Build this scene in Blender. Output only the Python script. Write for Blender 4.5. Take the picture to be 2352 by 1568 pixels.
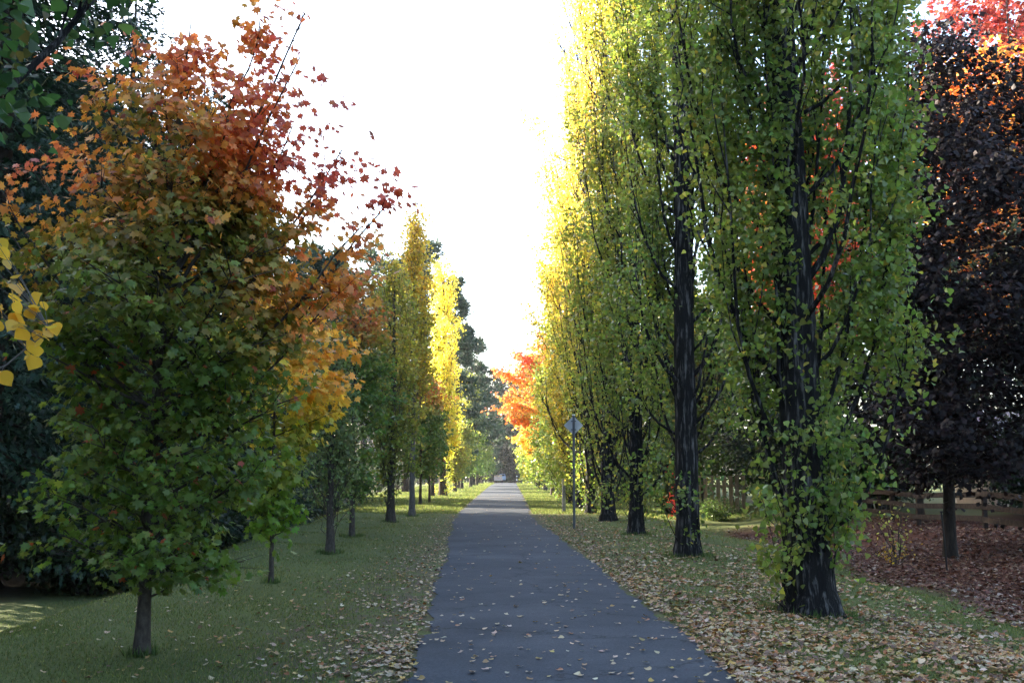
import bpy, math, random
import numpy as np
R_ = math.radians
for o in list(bpy.data.objects): bpy.data.objects.remove(o)
sc = bpy.context.scene
COL = sc.collection

# ---------------------------------------------------------------- camera, light, exposure
FPX, CX, CY, PITCH, CAMH = 2522.0, 1176.0, 784.0, math.atan(301 / 2522.0), 1.7
cam = bpy.data.cameras.new('camera'); cam.sensor_width = 36; cam.lens = FPX / 2352 * 36
cam.clip_start = 0.05; cam.clip_end = 3000
camo = bpy.data.objects.new('camera', cam); COL.objects.link(camo)
camo.location = (0, 0, CAMH); camo.rotation_euler = (math.pi / 2 + PITCH, 0, 0)
sc.camera = camo
SUN_EL = R_(22.5)
SUN_AZ = R_(-60.0)             # compass angle from +Y, clockwise positive: from the left, ahead of the camera
sd = (math.sin(SUN_AZ) * math.cos(SUN_EL), math.cos(SUN_AZ) * math.cos(SUN_EL), math.sin(SUN_EL))
w = bpy.data.worlds.new('World'); sc.world = w; w.use_nodes = True
nt = w.node_tree; bg = nt.nodes['Background']
sky = nt.nodes.new('ShaderNodeTexSky'); sky.sky_type = 'NISHITA'; sky.sun_disc = False
sky.sun_elevation = SUN_EL; sky.sun_rotation = SUN_AZ
sky.air_density = 1.0; sky.dust_density = 2.6; sky.ozone_density = 1.0
nt.links.new(sky.outputs[0], bg.inputs[0]); bg.inputs[1].default_value = 0.15
sl = bpy.data.lights.new('sun', 'SUN'); sl.energy = 5.0; sl.angle = R_(0.55); sl.color = (1.0, 0.88, 0.70)
so = bpy.data.objects.new('sun', sl); COL.objects.link(so)
from mathutils import Vector, Matrix
so.rotation_euler = Vector(sd).to_track_quat('Z', 'Y').to_euler()
sc.view_settings.view_transform = 'Standard'; sc.view_settings.look = 'None'
sc.view_settings.exposure = 2.6; sc.view_settings.gamma = 1.0
sc.cycles.max_bounces = 7; sc.cycles.diffuse_bounces = 4; sc.cycles.transmission_bounces = 5
sc.cycles.glossy_bounces = 2; sc.cycles.use_denoising = True
sc.cycles.sample_clamp_indirect = 6.0
HAZE = 0.0002

# ---------------------------------------------------------------- helpers
def G(px, py, z=0.0):
    "photo pixel (2352 wide) -> point on the level z"
    X = (px - CX) / FPX; Yv = (CY - py) / FPX
    c, s = math.cos(PITCH), math.sin(PITCH)
    dy, dz = c - Yv * s, s + Yv * c
    t = (z - CAMH) / dz
    return X * t, dy * t
def AT(px, py, y):
    X = (px - CX) / FPX; Yv = (CY - py) / FPX
    c, s = math.cos(PITCH), math.sin(PITCH)
    dy, dz = c - Yv * s, s + Yv * c
    t = y / dy
    return np.array([X * t, y, CAMH + dz * t])
def sst(a, b, x):
    t = np.clip((x - a) / (b - a), 0, 1); return t * t * (3 - 2 * t)
def ground_z(x, y):
    x = np.asarray(x, float); y = np.asarray(y, float)
    u = -x
    e = 5.0 + 1.6 * sst(22, 38, y) + 3 * sst(50, 75, y)
    zl = -1.0 * sst(e, e + 4.0, u) * (1 - 0.75 * sst(60, 90, y))
    zr = -0.38 * sst(4.4, 7.2, x) * (1 - 0.8 * sst(40, 60, y)) + 0.50 * sst(8.2, 12.0, x) + 0.25 * sst(16, 30, x)
    z = zl + zr - 0.012 * np.clip(y - 181, 0, 60) 
    off = sst(2.2, 4.5, np.abs(x))
    z = z + off * (0.05 * np.sin(x * 1.3 + y * 0.37) + 0.04 * np.sin(y * 0.9 - x * 0.6 + 1.3) + 0.02 * np.sin(2.3 * x + 1.7 * y))
    return z
def gz(x, y): return float(ground_z(x, y))

def mesh(name, verts, faces, mat, parent=None, colors=None, smooth=False, link=True):
    "verts (N,3), faces (M,k) all of one size, or a list of such arrays"
    me = bpy.data.meshes.new(name)
    verts = np.asarray(verts, np.float32)
    fl = faces if isinstance(faces, list) else [faces]
    fl = [np.asarray(f, np.int32) for f in fl if len(f)]
    me.vertices.add(len(verts)); me.vertices.foreach_set('co', verts.ravel())
    tot = sum(f.size for f in fl); n = sum(len(f) for f in fl)
    me.loops.add(tot); me.loops.foreach_set('vertex_index', np.concatenate([f.ravel() for f in fl]))
    me.polygons.add(n)
    st = []; b = 0
    for f in fl:
        st.append(b + np.arange(len(f), dtype=np.int32) * f.shape[1]); b += f.size
    me.polygons.foreach_set('loop_start', np.concatenate(st))
    me.update(calc_edges=True)
    me.polygons.foreach_set('use_smooth', np.full(n, smooth, bool))
    if colors is not None:
        a = me.color_attributes.new('col', 'FLOAT_COLOR', 'POINT')
        c = np.ones((len(verts), 4), np.float32); c[:, :3] = colors
        a.data.foreach_set('color', c.ravel())
    if mat is not None: me.materials.append(mat)
    o = bpy.data.objects.new(name, me)
    if link: COL.objects.link(o)
    if parent is not None: o.parent = parent
    return o
def tag(o, label=None, cat=None, group=None, kind=None):
    if label: o['label'] = label
    if cat: o['category'] = cat
    if group: o['group'] = group
    if kind: o['kind'] = kind
    return o
def empty(name, loc, rz=0, label=None, cat=None, group=None, scale=1.0):
    o = bpy.data.objects.new(name, None); COL.objects.link(o)
    o.location = loc; o.rotation_euler = (0, 0, rz); o.scale = (scale,) * 3
    o.empty_display_size = 0.2
    return tag(o, label, cat, group)
def copy_thing(root, loc, rz, label, scale=(1, 1, 1), group=None):
    r = root.copy(); COL.objects.link(r); r.location = loc; r.rotation_euler = (0, 0, rz); r.scale = scale
    r['label'] = label
    if group: r['group'] = group
    for ch in list(root.children):
        c = ch.copy(); COL.objects.link(c); c.parent = r
        for g2 in list(ch.children):
            d = g2.copy(); COL.objects.link(d); d.parent = c
    return r

# ---------------------------------------------------------------- materials
def newmat(name):
    m = bpy.data.materials.new(name); m.use_nodes = True
    n = m.node_tree.nodes; b = n['Principled BSDF']
    return m, m.node_tree, b
def N(nt, t, **k):
    n = nt.nodes.new(t)
    for a, v in k.items(): setattr(n, a, v)
    return n
def ramp(nt, pts, interp='LINEAR'):
    r = N(nt, 'ShaderNodeValToRGB'); r.color_ramp.interpolation = interp
    e = r.color_ramp.elements
    while len(e) < len(pts): e.new(0.5)
    for i, (p, c) in enumerate(pts):
        e[i].position = p; e[i].color = tuple(c) + (1,)
    return r
def leaf_mat(name, transl=0.42, rough=0.42, spec=0.5, tboost=1.5):
    m, nt, b = newmat(name)
    at = N(nt, 'ShaderNodeVertexColor', layer_name='col')
    b.inputs['Roughness'].default_value = rough
    b.inputs['Specular IOR Level'].default_value = spec
    nt.links.new(at.outputs['Color'], b.inputs['Base Color'])
    tr = N(nt, 'ShaderNodeBsdfTranslucent')
    mul = N(nt, 'ShaderNodeMix', data_type='RGBA', blend_type='MULTIPLY')
    mul.inputs['Factor'].default_value = 1.0
    nt.links.new(at.outputs['Color'], mul.inputs['A']); mul.inputs['B'].default_value = (tboost, tboost, tboost * 0.8, 1)
    nt.links.new(mul.outputs['Result'], tr.inputs['Color'])
    mx = N(nt, 'ShaderNodeMixShader'); mx.inputs[0].default_value = transl
    nt.links.new(b.outputs[0], mx.inputs[1]); nt.links.new(tr.outputs[0], mx.inputs[2])
    nt.links.new(mx.outputs[0], nt.nodes['Material Output'].inputs['Surface'])
    return m
def bark_mat(name, dark, light, zs=0.22, sc_=14, bump=0.6, thr=(0.40, 0.68)):
    m, nt, b = newmat(name)
    tc = N(nt, 'ShaderNodeTexCoord'); mp = N(nt, 'ShaderNodeMapping')
    mp.inputs['Scale'].default_value = (1, 1, zs)
    nt.links.new(tc.outputs['Object'], mp.inputs[0])
    n1 = N(nt, 'ShaderNodeTexNoise'); n1.inputs['Scale'].default_value = sc_; n1.inputs['Detail'].default_value = 7; n1.inputs['Roughness'].default_value = 0.65
    nt.links.new(mp.outputs[0], n1.inputs['Vector'])
    r = ramp(nt, [(thr[0], dark), (thr[1], light)])
    nt.links.new(n1.outputs['Fac'], r.inputs[0]); nt.links.new(r.outputs[0], b.inputs['Base Color'])
    bp = N(nt, 'ShaderNodeBump'); bp.inputs['Strength'].default_value = bump; bp.inputs['Distance'].default_value = 0.05
    nt.links.new(n1.outputs['Fac'], bp.inputs['Height']); nt.links.new(bp.outputs[0], b.inputs['Normal'])
    b.inputs['Roughness'].default_value = 0.9; b.inputs['Specular IOR Level'].default_value = 0.2
    return m
def plain(name, col, rough=0.6, metal=0.0, var=0.25, scale=6.0):
    m, nt, b = newmat(name)
    tc = N(nt, 'ShaderNodeTexCoord')
    n1 = N(nt, 'ShaderNodeTexNoise'); n1.inputs['Scale'].default_value = scale; n1.inputs['Detail'].default_value = 5
    nt.links.new(tc.outputs['Object'], n1.inputs['Vector'])
    r = ramp(nt, [(0.3, [c * (1 - var) for c in col]), (0.7, [min(1, c * (1 + var)) for c in col])])
    nt.links.new(n1.outputs['Fac'], r.inputs[0]); nt.links.new(r.outputs[0], b.inputs['Base Color'])
    b.inputs['Roughness'].default_value = rough; b.inputs['Metallic'].default_value = metal
    return m

M_leaf = leaf_mat('poplar_leaf', 0.47, 0.36, 0.5, 1.8)
M_maple = leaf_mat('maple_leaf', 0.45, 0.42, 0.45)
M_needle = leaf_mat('needles', 0.15, 0.6, 0.3)
M_litter = leaf_mat('dry_leaf', 0.12, 0.5, 0.45, 1.2)
M_grass = leaf_mat('grass_blade', 0.45, 0.6, 0.25, 2.0)
M_pbark = bark_mat('poplar_bark', (0.010, 0.009, 0.009), (0.19, 0.18, 0.17), zs=.13, sc_=17, bump=.9, thr=(0.52, 0.72))
M_mbark = bark_mat('maple_bark', (0.045, 0.036, 0.030), (0.10, 0.085, 0.07), zs=0.5, sc_=20, bump=0.3)
M_gbark = bark_mat('grey_bark', (0.10, 0.09, 0.085), (0.20, 0.185, 0.17), zs=0.4, sc_=16, bump=0.3)
M_cbark = bark_mat('conifer_bark', (0.02, 0.015, 0.012), (0.06, 0.045, 0.035))

# ground material
def ground_material():
    m, nt, b = newmat('lawn')
    geo = N(nt, 'ShaderNodeNewGeometry'); P = geo.outputs['Position']
    sx = N(nt, 'ShaderNodeSeparateXYZ'); nt.links.new(P, sx.inputs[0])
    def noise(s, d=6, r=0.6):
        n = N(nt, 'ShaderNodeTexNoise'); n.inputs['Scale'].default_value = s; n.inputs['Detail'].default_value = d; n.inputs['Roughness'].default_value = r
        nt.links.new(P, n.inputs['Vector']); return n
    na, nb, nc, nd = noise(26, 8, 0.75), noise(0.9, 4), noise(3.2, 5, 0.7), noise(70, 4, 0.8)
    g = ramp(nt, [(0.30, (0.038, 0.052, 0.018)), (0.50, (0.090, 0.112, 0.036)), (0.72, (0.145, 0.160, 0.055))])
    nt.links.new(na.outputs['Fac'], g.inputs[0])
    def mth(op, a, b_=None, c=None, clamp=False):
        n = N(nt, 'ShaderNodeMath', operation=op); n.use_clamp = clamp
        for i, v in enumerate((a, b_, c)):
            if v is None: continue
            if isinstance(v, (int, float)): n.inputs[i].default_value = v
            else: nt.links.new(v, n.inputs[i])
        return n.outputs[0]
    def mapr(v, a, b_, lo=0., hi=1.):
        n = N(nt, 'ShaderNodeMapRange', interpolation_type='SMOOTHSTEP'); nt.links.new(v, n.inputs[0])
        n.inputs[1].default_value = a; n.inputs[2].default_value = b_; n.inputs[3].default_value = lo; n.inputs[4].default_value = hi
        return n.outputs[0]
    def mix(f, a, c):
        n = N(nt, 'ShaderNodeMix', data_type='RGBA'); nt.links.new(f, n.inputs['Factor'])
        nt.links.new(a, n.inputs['A'])
        if isinstance(c, tuple): n.inputs['B'].default_value = c + (1,)
        else: nt.links.new(c, n.inputs['B'])
        return n.outputs['Result']
    x, y = sx.outputs[0], sx.outputs[1]
    # thin dry soil along both verges and in broad worn patches
    soil = ramp(nt, [(0.3, (0.050, 0.042, 0.025)), (0.7, (0.13, 0.11, 0.068))]); nt.links.new(nd.outputs['Fac'], soil.inputs[0])
    ax = mth('ABSOLUTE', mth('ADD', x, 0.1))
    edge = mth('MULTIPLY', mapr(ax, 3.4, 1.7), mapr(nc.outputs['Fac'], 0.40, 0.56))
    worn = mth('MULTIPLY', mapr(nb.outputs['Fac'], 0.50, 0.66), mth('MULTIPLY', mapr(nc.outputs['Fac'], 0.35, 0.6), 0.40))
    c = mix(mth('MAXIMUM', edge, worn), g.outputs[0], soil.outputs[0])
    # bank of red-brown leaves at the right
    lit = ramp(nt, [(0.30, (0.018, 0.008, 0.006)), (0.5, (0.085, 0.034, 0.022)), (0.7, (0.17, 0.09, 0.06))]); nt.links.new(nd.outputs['Fac'], lit.inputs[0])
    wob = mth('MULTIPLY', mth('SUBTRACT', nc.outputs['Fac'], 0.5), 1.6)
    bk = mth('MULTIPLY', mapr(mth('ADD', x, wob), 6.9, 7.9), mapr(mth('ADD', y, wob), 42, 38))
    c = mix(bk, c, lit.outputs[0])
    # bare needle soil under the conifers at the left
    ns = ramp(nt, [(0.3, (0.012, 0.010, 0.007)), (0.7, (0.045, 0.035, 0.022))]); nt.links.new(nd.outputs['Fac'], ns.inputs[0])
    lf = mth('MULTIPLY', mapr(mth('ADD', x, wob), -9.6, -12.0), mapr(y, 75, 60))
    c = mix(lf, c, ns.outputs[0])
    nt.links.new(c, b.inputs['Base Color'])
    bp = N(nt, 'ShaderNodeBump'); bp.inputs['Strength'].default_value = 0.5; bp.inputs['Distance'].default_value = 0.03
    nt.links.new(na.outputs['Fac'], bp.inputs['Height']); nt.links.new(bp.outputs[0], b.inputs['Normal'])
    b.inputs['Roughness'].default_value = 0.95; b.inputs['Specular IOR Level'].default_value = 0.15
    return m
def asphalt_material():
    m, nt, b = newmat('asphalt')
    geo = N(nt, 'ShaderNodeNewGeometry'); P = geo.outputs['Position']
    def noise(s, d=6, r=0.6):
        n = N(nt, 'ShaderNodeTexNoise'); n.inputs['Scale'].default_value = s; n.inputs['Detail'].default_value = d; n.inputs['Roughness'].default_value = r
        nt.links.new(P, n.inputs['Vector']); return n
    a, f = noise(0.7, 5, 0.65), noise(160, 3, 0.8)
    r1 = ramp(nt, [(0.30, (0.040, 0.048, 0.060)), (0.70, (0.070, 0.080, 0.096))]); nt.links.new(a.outputs['Fac'], r1.inputs[0])
    r2 = ramp(nt, [(0.35, (0.62, 0.62, 0.62)), (0.65, (1.3, 1.3, 1.3))]); nt.links.new(f.outputs['Fac'], r2.inputs[0])
    mx = N(nt, 'ShaderNodeMix', data_type='RGBA', blend_type='MULTIPLY'); mx.inputs['Factor'].default_value = 1
    nt.links.new(r1.outputs[0], mx.inputs['A']); nt.links.new(r2.outputs[0], mx.inputs['B'])
    g2 = noise(38, 4, .85); st = noise(.28, 6, .7); vo = N(nt, 'ShaderNodeTexVoronoi', feature='DISTANCE_TO_EDGE'); vo.inputs['Scale'].default_value = .33
    wv = N(nt, 'ShaderNodeVectorMath', operation='ADD'); wn = noise(1.6, 6, .7); nt.links.new(P, wv.inputs[0]); nt.links.new(wn.outputs['Color'], wv.inputs[1]); nt.links.new(wv.outputs[0], vo.inputs['Vector'])
    cr = ramp(nt, [(0.0, (.45, .45, .45)), (.0035, (.55, .55, .55)), (.007, (1, 1, 1))]); nt.links.new(vo.outputs['Distance'], cr.inputs[0])
    r3 = ramp(nt, [(.32, (.66, .66, .67)), (.5, (.98, .98, .98)), (.68, (1.35, 1.35, 1.33))]); nt.links.new(g2.outputs['Fac'], r3.inputs[0])
    r4 = ramp(nt, [(.38, (.86, .86, .86)), (.52, (1.0, 1.0, 1.0)), (.62, (1.16, 1.15, 1.12))]); nt.links.new(st.outputs['Fac'], r4.inputs[0])
    last = mx
    for rr_ in (r3, r4, cr):
        m2 = N(nt, 'ShaderNodeMix', data_type='RGBA', blend_type='MULTIPLY'); m2.inputs['Factor'].default_value = 1
        nt.links.new(last.outputs['Result'], m2.inputs['A']); nt.links.new(rr_.outputs[0], m2.inputs['B']); last = m2
    nt.links.new(last.outputs['Result'], b.inputs['Base Color'])
    bp = N(nt, 'ShaderNodeBump'); bp.inputs['Strength'].default_value = 0.35; bp.inputs['Distance'].default_value = 0.006
    nt.links.new(f.outputs['Fac'], bp.inputs['Height']); nt.links.new(bp.outputs[0], b.inputs['Normal'])
    b.inputs['Roughness'].default_value = 0.92; b.inputs['Specular IOR Level'].default_value = 0.2
    return m

# ---------------------------------------------------------------- ground and path
def grid(xs, ys, zf):
    X, Y = np.meshgrid(xs, ys); Z = zf(X, Y)
    v = np.stack([X, Y, Z], -1).reshape(-1, 3)
    nx, ny = len(xs), len(ys)
    i = (np.arange(ny - 1)[:, None] * nx + np.arange(nx - 1)[None, :]).ravel()
    return v, np.stack([i, i + 1, i + nx + 1, i + nx], 1)
xs = np.concatenate([np.linspace(-400, -30, 24)[:-1], np.linspace(-30, -12, 25)[:-1], np.linspace(-12, 15, 109), np.linspace(15, 40, 26)[1:], np.linspace(40, 400, 24)[1:]])
ys = np.concatenate([np.linspace(-80, -4, 20)[:-1], np.linspace(-4, 60, 200)[:-1], np.linspace(60, 260, 120), np.linspace(260, 900, 40)[1:]])
v, f = grid(xs, ys, ground_z)
tag(mesh('ground', v, f, ground_material(), smooth=True), kind='structure')

LE = [(700, 2200), (880, 1700), (940, 1568), (958, 1500), (985, 1400), (1010, 1334), (1028, 1260), (1036, 1220), (1046, 1190), (1066, 1168), (1086, 1150), (1103, 1135), (1120, 1120), (1129, 1113.5), (1138, 1109)]
RE = [(2700, 2200), (1850, 1700), (1690, 1568), (1615, 1500), (1500, 1400), (1408, 1334), (1322, 1262), (1262, 1220), (1222, 1190), (1212, 1168), (1205, 1150), (1198, 1135), (1190, 1120), (1187, 1113.5), (1185, 1109)]
le = np.array([G(*p) for p in LE]); re = np.array([G(*p) for p in RE])
def xl(y): return np.interp(y, le[:, 1], le[:, 0])
def xr(y): return np.interp(y, re[:, 1], re[:, 0])
rng = np.random.default_rng(7)
pys = np.concatenate([np.arange(-12, 1, 1.0), np.arange(1, 45, 0.09), np.arange(45, 182, 0.5), np.arange(182, 300, 3)])
def wig(y, ph): return 0.035 * np.sin(y * 2.1 + ph) + 0.02 * np.sin(y * 5.3 + ph * 2) + 0.05 * np.sin(y * 0.6 + ph) + rng.normal(0, 0.022, len(y))
def smooth_edge(fn, y):
    return sum(fn(y + d) for d in (-2.0, -1.0, 0, 1.0, 2.0)) / 5
pl = np.where(pys < 6, xl(6.0), smooth_edge(xl, np.clip(pys, 6, 181))) + wig(pys, 0.3)
pr = np.where(pys < 6, xr(6.0), smooth_edge(xr, np.clip(pys, 6, 181))) + wig(pys, 1.9)
k = 7; V = []
for j in range(k):
    t = j / (k - 1); x = pl * (1 - t) + pr * t
    V.append(np.stack([x, pys, ground_z(0 * x, pys) + 0.012 + 0.02 * np.sin(math.pi * t)], 1))
V = np.stack(V, 1).reshape(-1, 3); n = len(pys)
i = (np.arange(n - 1)[:, None] * k + np.arange(k - 1)[None, :]).ravel()
tag(mesh('path', V, np.stack([i, i + 1, i + k + 1, i + k], 1), asphalt_material(), smooth=True), kind='structure')

# ---------------------------------------------------------------- leaves
T_DELTA = np.array([(0, 0, 0), (.40, .06, -.04), (.52, .26, -.10), (.26, .62, -.05), (0, 1.0, .04), (-.26, .62, -.05), (-.52, .26, -.10), (-.40, .06, -.04)])
T_DIAM = np.array([(0, 0, 0), (.48, .42, -.06), (0, 1.0, .0), (-.48, .42, -.06)])
_mh = [(.10, -.02), (.36, -.14), (.30, .10), (.66, .26), (.40, .38), (.46, .64), (.17, .56)]
T_MAPLE = np.array([(0, 0, 0)] + [(x, y, -.16 * x) for x, y in _mh] + [(0, 1.0, -.06)] + [(-x, y, -.16 * x) for x, y in _mh[::-1]])
_mm = [(.34, -.10), (.24, .14), (.62, .30), (.22, .50)]
T_MAPLE2 = np.array([(0, 0, 0)] + [(x, y, -.14 * x) for x, y in _mm] + [(0, 1.0, -.04)] + [(-x, y, -.14 * x) for x, y in _mm[::-1]])
T_SPRAY = np.array([(0, 0, 0), (.16, .30, .0), (.06, .34, 0), (.20, .66, 0), (.05, .70, 0), (0, 1.0, -.05), (-.07, .70, 0), (-.20, .60, 0), (-.06, .36, 0), (-.15, .28, 0)])
T_NEED = np.array([(-.035, 0, 0), (.035, 0, 0), (.0, 1.0, 0)])
T_CURL = np.array([(0, 0, 0.02), (.30, .08, .10), (.46, .34, .16), (.24, .66, .04), (0, 1.0, .16), (-.25, .64, .05), (-.45, .30, .14), (-.3, .08, .10)])
T_ROUND = np.array([(0, 0, 0), (.16, -.03, .01), (.36, .05, -.03), (.49, .24, -.09), (.47, .44, -.04), (.33, .63, .02), (.15, .82, .0), (0, 1.0, -.10), (-.14, .82, -.02), (-.34, .64, -.07), (-.48, .42, .04), (-.47, .22, .07), (-.33, .05, .03), (-.15, -.03, 0)])
def nrm(a): return a / (np.linalg.norm(a, axis=1, keepdims=True) + 1e-9)
def leaves(P, axis, normal, size, tmpl):
    "one small face per leaf"
    a = nrm(axis); r = nrm(np.cross(a, normal)); nn = np.cross(r, a)
    s = np.broadcast_to(np.asarray(size, float).reshape(-1, 1, 1), (len(P), 1, 1))
    L = tmpl[None] * s
    V = P[:, None] + L[..., 0:1] * r[:, None] + L[..., 1:2] * a[:, None] + L[..., 2:3] * nn[:, None]
    kk = len(tmpl)
    return V.reshape(-1, 3), np.arange(len(P) * kk).reshape(-1, kk)
def lerpcol(t, stops):
    t = np.clip(t, 0, 1); ps = [s[0] for s in stops]
    return np.stack([np.interp(t, ps, [s[1][c] for s in stops]) for c in range(3)], 1)
def jitter(c, rg, a=0.22):
    k = np.exp(rg.normal(0, a, (len(c), 1))); h = np.exp(rg.normal(0, a * 0.35, c.shape))
    return np.clip(c * k * h, 0.002, 0.9)
GRN = (0.095, 0.160, 0.034); GRN2 = (0.190, 0.230, 0.042); YEL = (0.58, 0.46, 0.075); GOLD = (0.48, 0.28, 0.035)
ORG = (0.52, 0.17, 0.035); RED = (0.42, 0.065, 0.035); OLV = (0.13, 0.13, 0.028); DKG = (0.030, 0.070, 0.020); CRIM = (0.30, 0.035, 0.035)
BRN = (0.12, 0.06, 0.03)

# ---------------------------------------------------------------- tubes
class Tubes:
    def __init__(s): s.V = []; s.F = []; s.n = 0
    def add(s, P, r, sides=6, flute=0.0, rg=None):
        P = np.asarray(P, float); r = np.asarray(r, float); K = len(P)
        T = np.gradient(P, axis=0); T = nrm(T)
        ref = np.array([1.0, 0, 0]) if abs(T[0, 0]) < 0.9 else np.array([0, 1.0, 0])
        A = nrm(np.cross(T, ref)); B = np.cross(T, A)
        th = np.linspace(0, 2 * math.pi, sides, endpoint=False)
        rr = r[:, None] * np.ones((1, sides))
        if flute: 
            zz = np.linspace(0, 1, K)[:, None]
            rr = rr * (1 + flute * (np.sin(5 * th + 3 * zz) * .5 + np.sin(9 * th - 5 * zz + 1) * .4 + .5 * np.sin(3 * th + 1)) + (rg.normal(0, flute * .35, rr.shape) if rg is not None else 0))
        V = P[:, None] + rr[..., None] * (np.cos(th)[None, :, None] * A[:, None] + np.sin(th)[None, :, None] * B[:, None])
        s.V.append(V.reshape(-1, 3))
        i = np.arange(K - 1)[:, None] * sides; j = np.arange(sides)[None]; j2 = (j + 1) % sides
        F = np.stack([i + j, i + j2, i + sides + j2, i + sides + j], -1).reshape(-1, 4) + s.n
        s.F.append(F); s.n += K * sides
    def obj(s, name, mat, parent, smooth=True):
        return mesh(name, np.concatenate(s.V), np.concatenate(s.F), mat, parent, smooth=smooth)
def trunk_tube(tb, H, r0, rg, lean=(0, 0), sides=14, flare=0.7, wob=0.03, top=0.97, flute=0.05, curve=None, pw=0.75):
    K = max(10, int(H / 0.45)); z = np.concatenate([[-0.35, -0.05, 0.04, 0.15, 0.3, 0.5], np.linspace(0.75, H * top, K)])
    t = np.clip(z / H, 0, 1)
    wx = np.cumsum(rg.normal(0, wob, len(z))) * 0.5; wy = np.cumsum(rg.normal(0, wob, len(z))) * 0.5
    wx *= sst(0, 2, z); wy *= sst(0, 2, z)
    x = lean[0] * t + wx * 0.5; y = lean[1] * t + wy * 0.5
    if curve is not None: x = x + curve(z)
    r = r0 * np.clip(1 - t, 0.02, 1) ** pw + r0 * flare * np.exp(-np.clip(z, 0, 9) / 0.28)
    P = np.stack([x, y, z], 1); tb.add(P, r, sides, flute, rg)
    return lambda h: np.array([np.interp(h, z, x), np.interp(h, z, y), h]), lambda h: np.interp(h, z, r)

# ---------------------------------------------------------------- Lombardy poplar
def poplar(name, loc, H, Rm, r0, nleaf, size, colf, seed, label, group=None, low=0.5, tmpl=T_DELTA, nb=90, env=None, maxd=1e9, sides=14, sig=0.15, dens_low=None, suckers=0, bark=None, bare=0.0, rz=0.0, asym=None, lean=(0, 0), flute=0.09, flare=0.5, front=1.0):
    rg = np.random.default_rng(seed)
    root = empty(name, loc, rz, label, 'tree', group)
    tb = Tubes(); tp, tr = trunk_tube(tb, H, r0, rg, lean, sides, flare, 0.03, flute=flute)
    tb.obj('trunk', bark or M_pbark, root)
    br = Tubes(); pts = []; outs = []
    if env is None:
        env = lambda h: np.interp(h, [0, .06, .2, .5, .8, 1.0], [.35, .62, .92, 1.0, .62, .06])
    for i in range(nb):
        u = (i + rg.random()) / nb
        z0 = low + (H * 0.90 - low) * u ** 1.15
        az = i * 2.39996 + rg.normal(0, .3)
        if front < 1 and math.sin(az) < -.5 and rg.random() < .6: continue
        L = (0.10 + 0.14 * rg.random()) * H * (1 - 0.55 * z0 / H) + 0.6
        L = min(L, H * 1.01 - z0)
        ro = Rm * env(min(1, (z0 + L * 0.6) / H)) * (0.38 + 0.80 * rg.random() ** 1.3)
        if asym: ro *= asym(az, z0 + L * .6)
        K = 9; t = np.linspace(0, 1, K)
        c0 = tp(z0)
        kx = 1.4 + 1.6 * rg.random(); rad = tr(z0) * 0.6 + ro * (1 - np.exp(-kx * t)) / (1 - math.exp(-kx))
        d = np.array([math.cos(az), math.sin(az)])
        wobx = np.cumsum(rg.normal(0, 0.035, (K, 2)), 0)
        P = np.stack([c0[0] + d[0] * rad + wobx[:, 0], c0[1] + d[1] * rad + wobx[:, 1], z0 + L * (0.35 * t + .65 * t ** 1.4)], 1)
        rb = min(0.036, 0.008 * L + 0.005) * (H / 22) ** .3 * (1 if rg.random() > .12 else 1.5)
        br.add(P, rb * (1 - 0.85 * t), 5)
        ns = 6; lw = .25 + 1.5 * rg.random() ** 1.5
        for s_ in range(ns):
            t0 = 0.15 + 0.75 * rg.random(); a2 = az + rg.normal(0, .9)
            q0 = np.array([np.interp(t0, t, P[:, c]) for c in range(3)])
            l2 = L * (0.16 + 0.26 * rg.random()); r2 = 0.12 + 0.34 * rg.random() * (Rm / 1.5)
            tt = np.linspace(0, 1, 5)
            Q = np.stack([q0[0] + math.cos(a2) * r2 * np.sqrt(tt), q0[1] + math.sin(a2) * r2 * np.sqrt(tt), q0[2] + l2 * tt], 1)
            Q[1:, :2] += rg.normal(0, .03, (4, 2))
            br.add(Q, rb * 0.38 * (1 - .8 * tt), 3)
            pts.append((Q, lw * l2 * (front if math.sin(az) < -.55 else 1)))
        pts.append((P[2:], .8 * lw * L * (front if math.sin(az) < -.55 else 1)))
    for i in range(suckers):
        az = rg.random() * 6.283; z0 = rg.random() * 1.2; L = 0.8 + 1.8 * rg.random(); K = 6; t = np.linspace(0, 1, K)
        r0_ = tr(z0) * .9; ro = (.15 + .35 * rg.random()) * (1.5 if math.cos(az) < 0 else .8)
        P = np.stack([math.cos(az) * (r0_ + ro * t), math.sin(az) * (r0_ + ro * t), z0 + L * t ** 1.2], 1)
        P[1:, :2] += rg.normal(0, .05, (K - 1, 2))
        br.add(P, 0.010 * (1 - .8 * t), 4); pts.append((P[1:], 0.55 * L))
    br.obj('branches', bark or M_pbark, root)
    wts = np.array([p[1] for p in pts])
    zmid = np.array([p[0][:, 2].mean() for p in pts])
    if dens_low is not None: wts = wts * dens_low(zmid)
    wts = wts / wts.sum(); idx = rg.choice(len(pts), nleaf, p=wts)
    Kmax = max(len(p[0]) for p in pts)
    PA = np.zeros((len(pts), 9, 3))
    for j, (P, _) in enumerate(pts):
        tt = np.linspace(0, 1, 9); PA[j] = np.stack([np.interp(tt, np.linspace(0, 1, len(P)), P[:, c]) for c in range(3)], 1)
    tt = rg.random(nleaf) ** 0.85 * 7.999; a = tt.astype(int); fr = (tt - a)[:, None]
    P = PA[idx, a] * (1 - fr) + PA[idx, a + 1] * fr
    P = P + rg.normal(0, 1, P.shape) * sig * np.array([1, 1, 1.1])
    ncl = max(1, nleaf // 7); P = P[rg.integers(0, ncl, nleaf)] + rg.normal(0, 1, P.shape) * (.045 + .6 * size)
    P = P[P[:, 2] > 0.12]; nl = len(P)
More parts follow.
